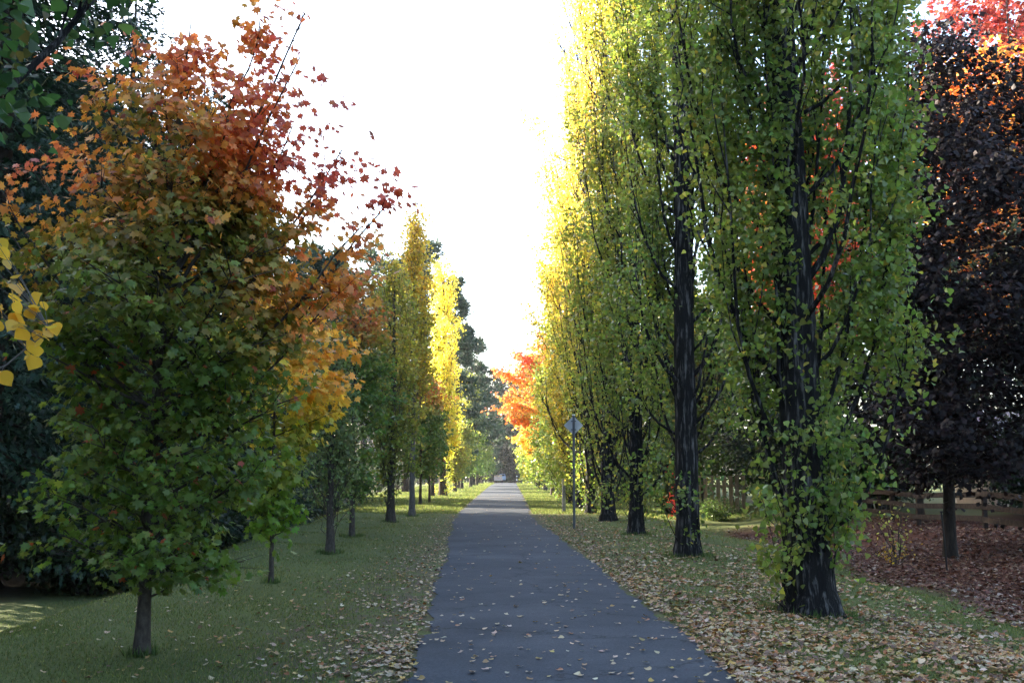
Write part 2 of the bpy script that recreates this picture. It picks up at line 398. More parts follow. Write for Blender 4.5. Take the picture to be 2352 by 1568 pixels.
    ax = nrm(rg.normal(0, 1, (nl, 3)) * .8 + np.array([0, 0, -0.55]) + 0.5 * np.c_[P[:, :2] / (np.linalg.norm(P[:, :2], axis=1, keepdims=True) + .2), np.zeros(nl)])
    no = rg.normal(0, 1, (nl, 3)); no[:, 2] = no[:, 2] * .8 + .5
    V, F = leaves(P, ax, no, size * np.clip(rg.normal(1, .22, nl), .45, 1.6), tmpl)
    c = jitter(colf(P, rg, H), rg)
    mesh('crown', V, F, M_leaf, root, np.repeat(c, len(tmpl), 0))
    return root

def pick(rg, base, alt, prob):
    m = rg.random(len(base)) < prob
    return np.where(m[:, None], alt, base)
def clumpnoise(P, s, seed=0):
    q = P * s
    return (np.sin(q[:, 0] * 1.7 + seed) * np.cos(q[:, 1] * 1.9 + seed * 2) + np.sin(q[:, 2] * 1.3 + q[:, 0] * .8 + seed) + np.sin(q[:, 1] * 1.1 - q[:, 2] * 2.1 + seed * 3)) / 3
def col_pop(green_to, yel_p, ybase=0.0, seed=1):
    def f(P, rg, H):
        t = ybase + (P[:, 2] / H) * green_to + 0.16 * clumpnoise(P, 1.2, seed) + rg.normal(0, .07, len(P))
        c = lerpcol(t, [(0, GRN), (.35, GRN2), (.6, (.22, .22, .03)), (.85, YEL), (1, (.66, .52, .10))])  # autumn yellow towards the top, lightened to carry the sunlit glow
        return pick(rg, c, np.array((.36, .31, .05)), yel_p * .8)
    return f

# ---------------------------------------------------------------- spreading tree (maple and others)
def broad(name, loc, H, r0, env, nleaf, size, colf, seed, label, group=None, crown0=1.0, tmpl=T_MAPLE2, nl=60, rise=0.6, mat=None, bark=None, sig=0.16, flat=0.55, sides=9, flare=0.35, curve=None, twigs=7, wob=0.03, hang=0.6, upto=0.93, stems=None, dens=None, extra=(), irr=0.0):
    "env(z, azimuth) -> crown radius in metres at height z"
    rg = np.random.default_rng(seed)
    root = empty(name, loc, 0, label, 'tree', group)
    tb = Tubes(); tp, tr = trunk_tube(tb, H, r0, rg, (0, 0), sides, flare, wob, 0.99, 0.02, curve)
    tb.obj('trunk', bark or M_mbark, root)
    br = Tubes(); segs = []
    for i in range(nl):
        u = (i + rg.random()) / nl
        z0 = crown0 + (H * upto - crown0) * u
        az = i * 2.39996 + rg.normal(0, .35)
        c0 = tp(z0); Rr = max(.05, env(z0, az))
        Lh = Rr * (0.55 + 0.45 * math.sqrt(rg.random())) * (1 + irr * rg.normal()); lw = .35 + 1.3 * rg.random()
        for _ in range(3):
            zt = z0 + Lh * rise; Re = env(min(zt, H * .995), az); Lh = min(Lh, max(.05, Re))
        K = 8; t = np.linspace(0, 1, K)
        P = np.stack([c0[0] + math.cos(az) * Lh * t, c0[1] + math.sin(az) * Lh * t, z0 + Lh * rise * (t * .75 + .25 * t * t)], 1)
        P[1:] += np.cumsum(rg.normal(0, .03 * Lh ** .5, (K - 1, 3)), 0) * .6
        rb = min(tr(z0) * .55, .008 + .011 * Lh)
        br.add(P, rb * (1 - .85 * t), 5)
        segs.append((P[int(K * .4):], Lh * .5 * lw))
        nt_ = max(2, int(twigs * min(1.6, Lh / 1.5 + .3)))
        for s_ in range(nt_):
            t0 = .25 + .72 * rg.random()
            q0 = np.array([np.interp(t0, t, P[:, c]) for c in range(3)])
            a2 = az + rg.choice([-1, 1]) * (.45 + .6 * rg.random()); l2 = Lh * (.16 + .26 * rg.random()) + .08
            tt = np.linspace(0, 1, 5); up = rise * .55 * l2 + rg.normal(0, .08 * l2)
            Q = np.stack([q0[0] + math.cos(a2) * l2 * tt, q0[1] + math.sin(a2) * l2 * tt, q0[2] + up * tt], 1)
            br.add(Q, rb * .4 * (1 - .75 * tt), 3); segs.append((Q, (l2 + .1) * lw))
    for (z0, E, wt) in extra:
        c0 = tp(z0); E = np.array(E, float); K = 9; t = np.linspace(0, 1, K)[:, None]; Lh = np.linalg.norm(E - c0)
        P = c0 * (1 - t) + E * t + np.array([0, 0, .07 * Lh]) * np.sin(np.pi * t) * -1; P[1:-1] += rg.normal(0, .02, (K - 2, 3))
        tt = t[:, 0]; br.add(P, (.007 + .007 * Lh) * (1 - .75 * tt), 5); segs.append((P[4:], Lh * .35 * wt))
        for s_ in range(int(5 + 5 * Lh)):
            t0 = .38 + .62 * rg.random(); q0 = np.array([np.interp(t0, tt, P[:, c]) for c in range(3)])
            dv = (E - c0) / Lh + rg.normal(0, .55, 3); l2 = .14 + .22 * rg.random(); t5 = np.linspace(0, 1, 5)[:, None]
            Q = q0 + dv * l2 * t5; br.add(Q, .0055 * (1 - .7 * t5[:, 0]), 3); segs.append((Q, l2 * wt * 1.1))
    br.obj('branches', bark or M_mbark, root)
    PA = np.zeros((len(segs), 7, 3)); wts = np.array([s_[1] for s_ in segs]) ** .9
    for j, (P, _) in enumerate(segs):
        tt = np.linspace(0, 1, 7); PA[j] = np.stack([np.interp(tt, np.linspace(0, 1, len(P)), P[:, c]) for c in range(3)], 1)
    if dens is not None: wts = wts * dens(PA[:, 3])
    wts /= wts.sum(); idx = rg.choice(len(segs), nleaf, p=wts)
    tt = rg.random(nleaf) ** .8 * 5.999; a = tt.astype(int); fr = (tt - a)[:, None]
    P = PA[idx, a] * (1 - fr) + PA[idx, a + 1] * fr + rg.normal(0, 1, (nleaf, 3)) * sig * np.array([1, 1, flat])
    ncl = max(1, nleaf // 5); P = P[rg.integers(0, ncl, nleaf)] + rg.normal(0, 1, P.shape) * (.02 + .55 * size) * np.array([1, 1, .6])
    o2 = np.c_[P[:, :2] / (np.linalg.norm(P[:, :2], axis=1, keepdims=True) + .3), np.zeros(nleaf)]
    ax = nrm(o2 * .8 + rg.normal(0, .55, (nleaf, 3)) + np.array([0, 0, -hang]))
    no = nrm(o2 * .45 + np.array([0, 0, .8]) + rg.normal(0, .45, (nleaf, 3)))
    V, F = leaves(P, ax, no, size * np.clip(rg.normal(1, .22, nleaf), .45, 1.6), tmpl)
    c = jitter(colf(P, rg, H), rg, .2)
    mesh('crown', V, F, mat or M_maple, root, np.repeat(c, len(tmpl), 0))
    return root
def oval(H, z0, R, p=0.38, lo=0.15):
    "egg-shaped outline with its widest point at the fraction p"
    def e(z, az):
        t = (z - z0) / (H - z0)
        if t <= 0: return lo * R
        s = (t / p if t < p else (1 - t) / (1 - p)); s = max(0, min(1, s))
        return R * (lo + (1 - lo) * s ** .6) * (1 + .18 * math.sin(az * 3 + z * 2.1) + .10 * math.sin(az * 5 - z * 3)) if s > 0 else .05
    return e

# ---------------------------------------------------------------- conifers
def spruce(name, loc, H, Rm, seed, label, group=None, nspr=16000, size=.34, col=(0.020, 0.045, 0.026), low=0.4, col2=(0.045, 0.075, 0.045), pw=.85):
    rg = np.random.default_rng(seed)
    root = empty(name, loc, rg.random() * 6, label, 'tree', group)
    tb = Tubes(); tp, tr = trunk_tube(tb, H, H * .016 + .04, rg, (0, 0), 8, .4, .01, 1.0, .03); tb.obj('trunk', M_cbark, root)
    br = Tubes(); A = []; D = []; W = []
    z = low
    while z < H * .985:
        t = z / H; Lm = Rm * (1 - t) ** pw * min(1, .55 + t * 3)
        nbr = 7 if t < .8 else 5; off = rg.random() * 6
        for k_ in range(nbr):
            az = off + k_ * 6.283 / nbr + rg.normal(0, .2); L = Lm * (.72 + .4 * rg.random()) + .12
            K = 6; tt = np.linspace(0, 1, K)
            P = np.stack([math.cos(az) * L * tt, math.sin(az) * L * tt, z + L * (-.18 * tt - .22 * tt ** 2 + .22 * tt ** 3) + (.35 * (t - .4)) * L * tt], 1)
            if rg.random() < .5: br.add(P, (.012 + .01 * L) * (1 - .85 * tt), 3)
            A.append(P); W.append(L ** 1.5); D.append(az)
        z += .33 + .25 * (1 - t)
    br.obj('branches', M_cbark, root)
    A = np.array(A); W = np.array(W); D = np.array(D); W /= W.sum(); idx = rg.choice(len(A), nspr, p=W)
    s = rg.random(nspr) ** .7 * 4.999; a = s.astype(int); fr = (s - a)[:, None]
    P = A[idx, a] * (1 - fr) + A[idx, a + 1] * fr
    L = np.linalg.norm(A[idx, 5] - A[idx, 0], axis=1); side = rg.normal(0, 1, nspr) * .17 * L * (1 - s / 7)
    az = D[idx]; P = P + np.stack([-np.sin(az) * side, np.cos(az) * side, -np.abs(side) * .25 + rg.normal(0, .05, nspr)], 1)
    ax = np.stack([np.cos(az + np.sign(side) * .7), np.sin(az + np.sign(side) * .7), rg.normal(-.45, .45, nspr)], 1)
    no = np.stack([rg.normal(0, .5, nspr), rg.normal(0, .5, nspr), np.ones(nspr)], 1)
    V, F = leaves(P, ax, no, size * rg.uniform(.6, 1.3, nspr), T_SPRAY)
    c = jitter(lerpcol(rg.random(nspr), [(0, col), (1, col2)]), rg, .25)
    mesh('crown', V, F, M_needle, root, np.repeat(c, len(T_SPRAY), 0))
    return root
def pine(name, loc, H, R, seed, label, group=None, nclump=260, per=46, size=.34, cb=.3, col=(0.030, 0.055, 0.035), col2=(0.075, 0.105, 0.065), shape=None):
    rg = np.random.default_rng(seed)
    root = empty(name, loc, rg.random() * 6, label, 'tree', group)
    tb = Tubes(); tp, tr = trunk_tube(tb, H, H * .014 + .05, rg, (rg.normal(0, .5), 0), 8, .3, .05, .98, .03); tb.obj('trunk', M_cbark, root)
    br = Tubes(); C = []
    nb = int(nclump / 6)
    for i in range(nb):
        u = (i + rg.random()) / nb; z0 = H * (cb + (.97 - cb) * u); az = rg.random() * 6.283
        prof = shape(u) if shape else (math.sin(math.pi * min(1, .18 + u * .80)) ** .8)
        L = R * prof * (.5 + .6 * rg.random()) + .3; rise = .15 + .5 * rg.random() * (u + .3); K = 6; tt = np.linspace(0, 1, K); c0 = tp(z0)
        P = np.stack([c0[0] + math.cos(az) * L * tt, c0[1] + math.sin(az) * L * tt, z0 + L * rise * tt ** 1.3], 1); P[1:] += rg.normal(0, .05 * L, (K - 1, 3))
        br.add(P, (.02 + .018 * L) * (1 - .8 * tt), 4)
        for j in range(6):
            t0 = .4 + .62 * rg.random(); q = np.array([np.interp(min(1, t0), tt, P[:, c]) for c in range(3)])
            C.append(q + rg.normal(0, .22 * L ** .6, 3) * np.array([1, 1, .6]) + np.array([0, 0, .15]))
    br.obj('branches', M_cbark, root)
    C = np.array(C); n = len(C) * per
    P = np.repeat(C, per, 0); d = nrm(rg.normal(0, 1, (n, 3)) + np.array([0, 0, .35]))
    P = P + d * rg.uniform(0, .42, (n, 1)) * np.array([1.2, 1.2, .8])
    T = np.array([(-.11, 0, 0), (.11, 0, 0), (.14, .6, .0), (0, 1, 0), (-.13, .65, 0)])
    V, F = leaves(P, d + rg.normal(0, .3, (n, 3)), rg.normal(0, 1, (n, 3)), size * rg.uniform(.6, 1.3, n), T)
    c = np.repeat(lerpcol(rg.random(len(C)), [(0, col), (1, col2)]), per, 0)
    mesh('crown', V, F, M_needle, root, np.repeat(jitter(c, rg, .18), len(T), 0))
    return root

def shrub(name, loc, H, R, nleaf, size, colf, seed, label, group=None, tmpl=T_DIAM, mat=None, cat='shrub', stems=12, sig=.12):
    rg = np.random.default_rng(seed); root = empty(name, loc, 0, label, cat, group)
    tb = Tubes(); segs = []
    for i in range(stems):
        az = rg.random() * 6.283; r = R * math.sqrt(rg.random()) ; h = H * (.55 + .45 * rg.random()) * (1 - .35 * (r / R) ** 2); K = 6; t = np.linspace(0, 1, K)
        P = np.stack([math.cos(az) * (.12 * R + r * t), math.sin(az) * (.12 * R + r * t), -.05 + (h + .05) * t ** .8], 1); P[1:, :2] += rg.normal(0, .04 * R, (K - 1, 2))
        tb.add(P, (.006 + .006 * H) * (1 - .8 * t), 4)
        segs.append(P[1:])
    tb.obj('stems', M_mbark, root)
    S = np.array(segs); idx = rg.integers(0, len(S), nleaf); s = rg.random(nleaf) * (S.shape[1] - 1.001); a = s.astype(int); fr = (s - a)[:, None]
    P = S[idx, a] * (1 - fr) + S[idx, a + 1] * fr + rg.normal(0, 1, (nleaf, 3)) * sig * R
    P = P[P[:, 2] > .03]; n = len(P)
    V, F = leaves(P, rg.normal(0, 1, (n, 3)) + np.array([0, 0, -.2]), rg.normal(0, .6, (n, 3)) + np.array([0, 0, .8]), size * rg.uniform(.6, 1.3, n), tmpl)
    mesh('foliage', V, F, mat or M_leaf, root, np.repeat(jitter(colf(P, rg, H), rg), len(tmpl), 0))
    return root
def cf(a, b, seed=1, s=1.5):
    return lambda P, rg, H: lerpcol(.5 + .4 * clumpnoise(P, s, seed) + rg.normal(0, .2, len(P)), [(0, a), (1, b)])

# ================================================================ RIGHT ROW OF POPLARS
def P0(px, py, z=0.0):
    x, y = G(px, py, z); return (x, y, gz(x, y))
GR = 'row of tall columnar poplars on the right of the path'
def asym_hero(az, z): return 1.0 + (0.16 + 0.16 * (z < 5)) * math.cos(az)
loc = P0(1860, 1402)
poplar('poplar_tree', loc, 23, 1.52, .27, 56000, .070, col_pop(.15, .06, .15, 1), 11, 'nearest and widest poplar on the right with thick furrowed trunk and shaggy low leaves', GR, low=.9, nb=130,
       env=lambda h: np.interp(h, [0, .05, .1, .16, .28, .6, .8, 1], [.28, .66, .92, 1.02, 1.02, .9, .6, .06]), dens_low=lambda z: np.where(z < 10, 1.0, .30), suckers=24, asym=asym_hero, sides=26, sig=.14, lean=(-.5, .2), flare=.5, front=.45)
loc = P0(1580, 1280)
poplar('poplar_tree', loc, 23, 1.35, .235, 37000, .074, col_pop(.22, .07, .12, 3), 12, 'second poplar from the right with bare black lower trunk and green crown', GR, low=1.9, nb=110,
       env=lambda h: np.interp(h, [0, .08, .15, .3, .6, .8, 1], [.25, .5, .85, 1.0, .9, .6, .06]), dens_low=lambda z: np.where(z < 13, 1.0, .35), suckers=9, sides=20, sig=.14, flare=.25, front=.6)
loc = P0(1462, 1229)
poplar('poplar_tree', loc, 24, 1.5, .19, 34000, .088, col_pop(.65, .12, .14, 5), 13, 'third poplar of the right row, a slimmer dark trunk under olive green leaves', GR, low=1.0, nb=110, dens_low=lambda z: np.where(z < 16, 1.0, .5), suckers=14, sides=12, sig=.17)
loc = P0(1398, 1196)
poplar('poplar_tree', loc, 25, 1.75, .24, 21000, .095, col_pop(1.2, .18, .22, 6), 14, 'fourth poplar of the right row with wide dark base and yellowing upper crown', GR, low=.9, nb=110, suckers=14, sides=12, sig=.19)
loc = P0(1356, 1179)
poplar('poplar_tree', loc, 26, 2.15, .20, 25000, .11, col_pop(1.5, .18, .05, 8), 15, 'poplar with tall glowing golden top at the sky edge of the right row', GR, low=.4, nb=120, tmpl=T_DIAM, suckers=24, sides=10, sig=.2,
       env=lambda h: np.interp(h, [0, .06, .2, .5, .85, 1.0], [.4, .7, .95, 1.0, .85, .2]))
far_r = [(1330, 53.5, 21, 1.9, .5, .9, 'golden crowned poplar just behind the tallest sunlit one'),
         (1312, 61, 17.5, 1.9, .30, .55, 'poplar behind the diamond sign with pale green leaves'),
         (1303, 68, 15.5, 2.0, .15, .12, 'dark green poplar leaning over the timber marker post'),
         (1290, 76, 13.0, 1.9, .12, .10, 'grey green poplar just in front of the orange maple'),
         (1252, 103, 9.0, 1.9, .12, .3, 'low sunlit poplar just beyond the orange maple'),
         (1240, 116, 8.0, 2.0, .14, .25, 'small rounded grey green poplar beyond the orange maple'),
         (1233, 130, 7.5, 2.2, .15, .2, 'small poplar leaning to the far end of the path on its right'),
         (1222, 150, 7.5, 2.3, .15, .2, 'farthest small poplar of the right row beside the path crest')]
for i, (px, d, H, Rm, yb, gt, lb) in enumerate(far_r):
    x = (px - CX) / FPX * d
    poplar('poplar_tree', (x, d, gz(x, d)), H, Rm, .16, 22000 if d < 80 else 9000, .13 if d < 80 else .18, col_pop(gt, .08, yb, 9 + i), 30 + i, lb, GR, low=.25, nb=90, tmpl=T_DIAM, sides=8, sig=.24, flute=.05, suckers=16, env=lambda h: np.interp(h, [0, .06, .2, .5, .8, 1.0], [.6, .8, .95, 1.0, .62, .06]))

# orange maple overhanging the path
def col_orange(P, rg, H):
    t = .50 + .022 * (P[:, 2] - 7) * 3 - .22 * P[:, 0] / 4 + .25 * clumpnoise(P, .8, 4) + rg.normal(0, .12, len(P))
    return lerpcol(t, [(0, (.16, .20, .035)), (.28, (.50, .44, .07)), (.5, (.66, .40, .08)), (.74, (.68, .27, .09)), (1, (.62, .16, .08))])
def env_om(z, az):
    b = np.interp(z, [1.5, 3, 5, 8, 10.5, 12.5], [1.0, 2.6, 4.6, 4.4, 2.6, .3])
    return float(b) * (1 + .18 * math.sin(az * 3 + z * 2))
broad('maple_tree', (3.0, 82, 0), 13, .16, env_om, 22000, .20, col_orange, 50, 'blazing orange maple spreading over the far path from the right row', crown0=2.2, tmpl=T_DIAM, nl=70, rise=.35, sig=.28, flat=.4)

# ================================================================ LEFT ROW
loc = P0(325, 1500)
S_ = loc[1] / FPX
def zy(y): return CAMH + (1085 - y) * S_
_ys = [-20, 60, 130, 200, 300, 400, 450, 500, 600, 700, 800, 900, 1000, 1100, 1200, 1260, 1320, 1385]
_cx = [385, 370, 362, 356, 352, 350, 348, 346, 343, 341, 340, 338, 337, 335, 334, 333, 332, 330]
_l = [380, 340, 280, 240, 220, 215, 170, 130, 60, 100, 60, 60, 150, 175, 110, 90, 150, 260]
_r = [395, 430, 480, 510, 540, 570, 610, 670, 730, 720, 670, 640, 630, 640, 620, 560, 530, 500]
_zs = np.array([zy(y) for y in _ys])[::-1]
_L = (np.array(_cx) - np.array(_l))[::-1] * S_; _Rr = (np.array(_r) - np.array(_cx))[::-1] * S_
def env_hero(z, az):
    l = np.interp(z, _zs, _L); r = np.interp(z, _zs, _Rr); dpt = min(1.5, .95 * (l + r) / 2)
    c, s = math.cos(az), math.sin(az); a = r if c > 0 else l
    a, dpt = max(a, .05), max(dpt, .05)
    return 1.0 / math.sqrt((c / a) ** 2 + (s / dpt) ** 2)
def curve_hero(z): return np.interp(z, [0, zy(900), zy(300), zy(0)], [0, 10 * S_, 28 * S_, 60 * S_])
def col_hero(P, rg, H):
    z = P[:, 2]; x = P[:, 0]; rr = np.hypot(x, P[:, 1])
    t = np.interp(z, [0, 2.4, 3.2, 4.2, 5.0, 6.3], [.0, .04, .14, .44, .66, .74])
    t = t + .10 * (rr - .7) * sst(1.8, 3.4, z) + .26 * clumpnoise(P, 2.4, 2.2) * sst(1, 3, z) + rg.normal(0, .09, len(P))
    t = t + .30 * sst(.5, 1.6, x) * sst(2.0, 3.2, z) + .1 * sst(.3, 1.6, -x) * sst(2.6, 3.6, z)
    c = lerpcol(t, [(0, (.105, .175, .028)), (.28, (.18, .205, .033)), (.46, (.26, .20, .035)), (.62, (.64, .30, .055)), (.82, (.70, .23, .075)), (1, (.50, .11, .075))])
    c = pick(rg, c, np.array((.35, .08, .03)), .025)
    g_ = rg.random(len(c)) < .06 * (P[:, 2] < 3.4); c[g_] = (.19, .24, .035)
    return c
def dens_hero(Q):
    return (1 - .45 * sst(4.6, 5.6, Q[:, 2])) * (1 - .45 * sst(3.3, 4.2, Q[:, 2]) * sst(.45, .8, Q[:, 0] - .06 * Q[:, 2]))
EX = []
for px, py, z0_, wt, dy in [(700, 30, 3.6, .55, -.1), (690, 130, 3.5, .7, .3), (655, 200, 3.3, .9, -.3), (672, 290, 3.2, .9, .1), (600, 75, 3.8, .7, .2), (560, 170, 3.7, .9, -.3), (640, 360, 3.0, .9, .3), (785, 345, 2.6, .6, 0), (760, 400, 2.6, .8, .3), (885, 475, 2.3, .8, 0), (830, 520, 2.2, 1, -.4), (800, 600, 2.0, 1, .4), (760, 690, 1.7, 1, -.2), (300, 40, 4.4, 1, .1), (215, 120, 4.0, 1, -.2), (150, 250, 3.3, 1, .1), (90, 395, 2.9, .8, 0), (5, 440, 2.5, 1, -.2), (15, 520, 2.3, 1, .2), (70, 620, 2.0, 1, 0), (95, 1250, .9, .7, 0), (110, 1150, 1.2, .8, .2), (560, 1290, .8, .9, -.2)]:
    q = AT(px, py, loc[1] + dy); EX.append((z0_, (q[0] - loc[0], dy, q[2] - loc[2]), wt * (5.0 if py < 480 and px > 500 else 1.2)))
broad('maple_tree', loc, zy(-40), .062, env_hero, 21000, .073, col_hero, 21, 'large near maple at left turning from green below to orange and red on top', crown0=.50, tmpl=T_MAPLE, nl=125, rise=.60, sig=.13, flat=.6, sides=14, flare=.45, curve=curve_hero, twigs=9, wob=.012, hang=.8, dens=dens_hero, extra=EX, irr=.16)

# young maple with yellow upper crown
loc = P0(622, 1344)
def env_sap(z, az):
    r = np.interp(z, [.5, .8, 1.2, 1.8, 2.6, 3.2, 3.9, 4.6], [.22, .36, .42, .60, 1.0, 1.1, .8, .08])
    return float(r) * (1 + .30 * math.cos(az) * (1 if z > 1.8 else 0) + .12 * math.sin(az * 3 + z * 3))
def col_sap(P, rg, H):
    t = np.interp(P[:, 2], [0, 1.2, 2.2, 2.9, 4.5], [.05, .15, .38, .75, .95]) + .25 * (P[:, 0] - .2) * sst(1.4, 2.4, P[:, 2]) + .15 * clumpnoise(P, 2, 3) + rg.normal(0, .08, len(P))
    return lerpcol(t, [(0, (.12, .23, .025)), (.35, (.20, .25, .03)), (.55, (.52, .42, .05)), (.85, (.70, .46, .06)), (1, (.66, .34, .05))])
broad('maple_tree', loc, 4.7, .035, env_sap, 4600, .105, col_sap, 22, 'young maple with yellow upper leaves and lime green lower leaves behind the large maple', crown0=.62, tmpl=T_MAPLE, nl=52, rise=.5, sig=.11, flat=.6, twigs=6, hang=.8, wob=.01)

# slim dark poplar
loc = P0(758, 1268)
colg = cf((.085, .14, .05), (.19, .22, .08), 2, 2.0)
poplar('poplar_tree', loc, 4.6, .48, .085, 5200, .062, colg, 23, 'short narrow dusky poplar with pale stems showing in the left row', low=.5, nb=60, sig=.075, suckers=14, bark=M_mbark,
       env=lambda h: np.interp(h, [0, .1, .3, .6, .9, 1], [.5, .8, 1, 1, .6, .1]))
def col_m2(P, rg, H):
    t = np.interp(P[:, 2] / H, [0, .4, .6, .75, 1], [.08, .16, .28, .50, .70]) + .3 * clumpnoise(P, 1.1, 5) + rg.normal(0, .1, len(P))
    return lerpcol(t, [(0, (.085, .165, .036)), (.3, (.145, .215, .042)), (.5, (.22, .22, .04)), (.7, (.46, .22, .045)), (1, (.48, .08, .045))])
loc = P0(808, 1228)
broad('maple_tree', loc, 7.6, .075, oval(7.8, .7, 1.15, .35, .25), 7500, .105, col_m2, 24, 'dark green maple with scarlet upper twigs right of the short narrow poplar', crown0=.9, tmpl=T_MAPLE2, nl=80, rise=.75, sig=.16, wob=.012)
loc = P0(897, 1200)
def col_olive(y0, y1):
    def f(P, rg, H):
        t = y0 + (y1 - y0) * P[:, 2] / H + .18 * clumpnoise(P, 1.0, 7) + rg.normal(0, .08, len(P))
        return lerpcol(t, [(0, (.08, .14, .035)), (.4, (.20, .22, .045)), (.75, (.42, .35, .06)), (1, (.60, .44, .08))])
    return f
poplar('poplar_tree', loc, 9.2, .80, .14, 8000, .10, col_olive(.25, .65), 25, 'olive poplar with thick short trunk and upright sucker stems in the left row', low=1.0, nb=70, sig=.14, suckers=14, bark=M_mbark, sides=10)
loc = P0(946, 1182)
poplar('poplar_tree', loc, 12.6, .80, .12, 8500, .115, col_olive(.35, .95), 26, 'tall slender poplar with bare grey trunk and thin yellowish spire top in the left row', low=3.6, nb=80, sig=.17, bark=M_gbark, sides=10, tmpl=T_DIAM,
       env=lambda h: np.interp(h, [0, .3, .5, .7, .85, 1], [.4, .9, 1, .8, .3, .04]))
loc = P0(965, 1160)
broad('maple_tree', loc, 7.2, .08, oval(7.3, .8, 1.7, .4, .3), 7000, .14, lambda P, rg, H: col_m2(P, rg, H), 27, 'middle distance maple, green with dull red right side, beside the sunlit yellow poplar', crown0=1.2, nl=60, rise=.7, sig=.2, tmpl=T_MAPLE2)
loc = P0(986, 1152)
broad('maple_tree', loc, 5.2, .07, oval(5.4, .8, 1.3, .45, .3), 4500, .14, cf((.05, .13, .025), (.12, .2, .035), 3), 28, 'small bright green maple just left of the sunlit yellow poplar', crown0=1.2, nl=45, rise=.7, sig=.18, tmpl=T_DIAM)
loc = P0(993, 1143)
poplar('poplar_tree', loc, 7.6, .6, .15, 3500, .14, lambda P, rg, H: lerpcol(rg.random(len(P)), [(0, (.16, .07, .035)), (.6, (.24, .10, .04)), (1, (.14, .13, .03))]), 29, 'reddish brown poplar crowded against the sunlit yellow poplar', low=1.2, nb=50, sig=.2, tmpl=T_DIAM, bark=M_mbark, sides=8)
loc = P0(1016, 1138.5)
def col_bright(P, rg, H):
    t = .45 + .5 * P[:, 2] / H + .2 * clumpnoise(P, .9, 3) + rg.normal(0, .1, len(P))
    return lerpcol(t, [(0, (.26, .32, .05)), (.5, (.52, .50, .08)), (1, (.66, .56, .10))])
poplar('poplar_tree', loc, 17.6, 1.05, .28, 16000, .14, col_bright, 41, 'brilliant sunlit yellow poplar column in the left row', low=1.6, nb=90, sig=.17, tmpl=T_DIAM, bark=M_mbark, sides=10, suckers=10, flute=.1,
       env=lambda h: np.interp(h, [0, .1, .3, .6, .9, 1], [.5, .85, 1, .9, .75, .25]))
for i, (px, d, H, Rm, lb) in enumerate([(1046, 97, 4.5, 1.0, 'low sunlit yellow green poplar right of the bright yellow column'),
                                        (1062, 112, 6.5, 1.4, 'dim olive poplar in front of the far pines on the left'),
                                        (1082, 124, 13.0, 1.6, 'tall mustard coloured poplar against the dark far pines'),
                                        (1096, 142, 6.5, 1.8, 'small olive poplar near the far left end of the path'),
                                        (1108, 165, 6, 1.8, 'farthest little poplar of the left row at the path crest')]):
    x = (px - CX) / FPX * d
    poplar('poplar_tree', (x, d, gz(x, d)), H, Rm, .17, 7000, .18, col_olive(.0, .35) if i else col_olive(.4, .6), 60 + i, lb, low=1.0, nb=50, sig=.26, tmpl=T_DIAM, bark=M_mbark, sides=8)

# ================================================================ near overhanging poplar at the left edge
loc = (-3.8, 5.6, gz(-3.8, 5.6))
def col_near(P, rg, H): return pick(rg, lerpcol(rg.random(len(P)), [(0, (.030, .080, .028)), (1, (.065, .130, .038))]), np.array((.10, .10, .03)), .12)
tl = poplar('poplar_tree', loc, 17, 1.6, .15, 22000, .078, col_near, 71, 'dark green poplar whose twigs hang into the top left corner', low=2.5, nb=110, sig=.13, sides=14,
            env=lambda h: np.interp(h, [0, .2, .3, .45, .8, 1], [.5, .95, 1.25, 1.15, .7, .1]), dens_low=lambda z: np.where(z < 6.5, 1.0, .22))
# hanging twig and the yellow branch, both parts of trees standing outside the picture
def hang_branch(root_loc, pts, leafpos, size, col, seed, root, name, rad=.006, template=T_ROUND, face=.55):
    rg = np.random.default_rng(seed); tb = Tubes(); o = np.array(root_loc)
    pts = np.array(pts) - o; tb.add(pts, np.linspace(rad, rad * .35, len(pts)), 6)
    LP = np.array(leafpos) - o; n = len(LP)
    camd = nrm(np.array([[0, 0, CAMH]]) - np.array(leafpos))
    # petioles
    for q in LP:
        j = np.argmin(np.linalg.norm(pts - q, axis=1)); a = pts[j]; mid = (a + q) / 2 + np.array([0, 0, .01])
        tb.add(np.array([a, mid, q]), [.0016, .0013, .001], 4)
    b = tb.obj(name, M_gbark, root)
    ax = nrm(rg.normal(0, .8, (n, 3)) + np.array([.25, 0, -.45])); no = camd * face + rg.normal(0, .62, (n, 3))
    V, F = leaves(LP, ax, no, size * rg.uniform(.7, 1.2, n), template)
    mesh('leaves', V, F, M_leaf, b, np.repeat(jitter(np.array([col] * n) * 1.0, rg, .1), len(template), 0))
    return b
rg = np.random.default_rng(5)
yl = (-3.6, 4.3, gz(-3.6, 4.3))
D_ = 4.3
bp_ = [AT(-700, 1010, D_), AT(-300, 950, D_), AT(-60, 875, D_), AT(15, 838, D_), AT(60, 800, D_ + .02), AT(95, 775, D_), AT(110, 750, D_)]
lp_ = [(0, 560), (8, 603), (40, 665), (22, 692), (-10, 690), (38, 640), (70, 712), (60, 760), (125, 745), (108, 742), (84, 775), (100, 700), (-5, 742), (12, 720), (48, 735), (30, 748), (65, 800), (95, 762), (78, 822), (52, 792), (60, 700), (-18, 640), (5, 862), (118, 760), (40, 720), (-25, 760), (20, 672), (88, 790), (-40, 700), (-30, 600)]
yt = Tubes(); ytree = empty('poplar_tree', yl, 0, 'yellow leaved young poplar whose branch tip pokes in at the left edge', 'tree')
rgt = np.random.default_rng(8); tpf, _ = trunk_tube(yt, 3.6, .05, rgt, (0, 0), 10, .5, .02); yt.obj('trunk', M_gbark, ytree)
bp_[0] = np.array([yl[0], yl[1], 1.75])
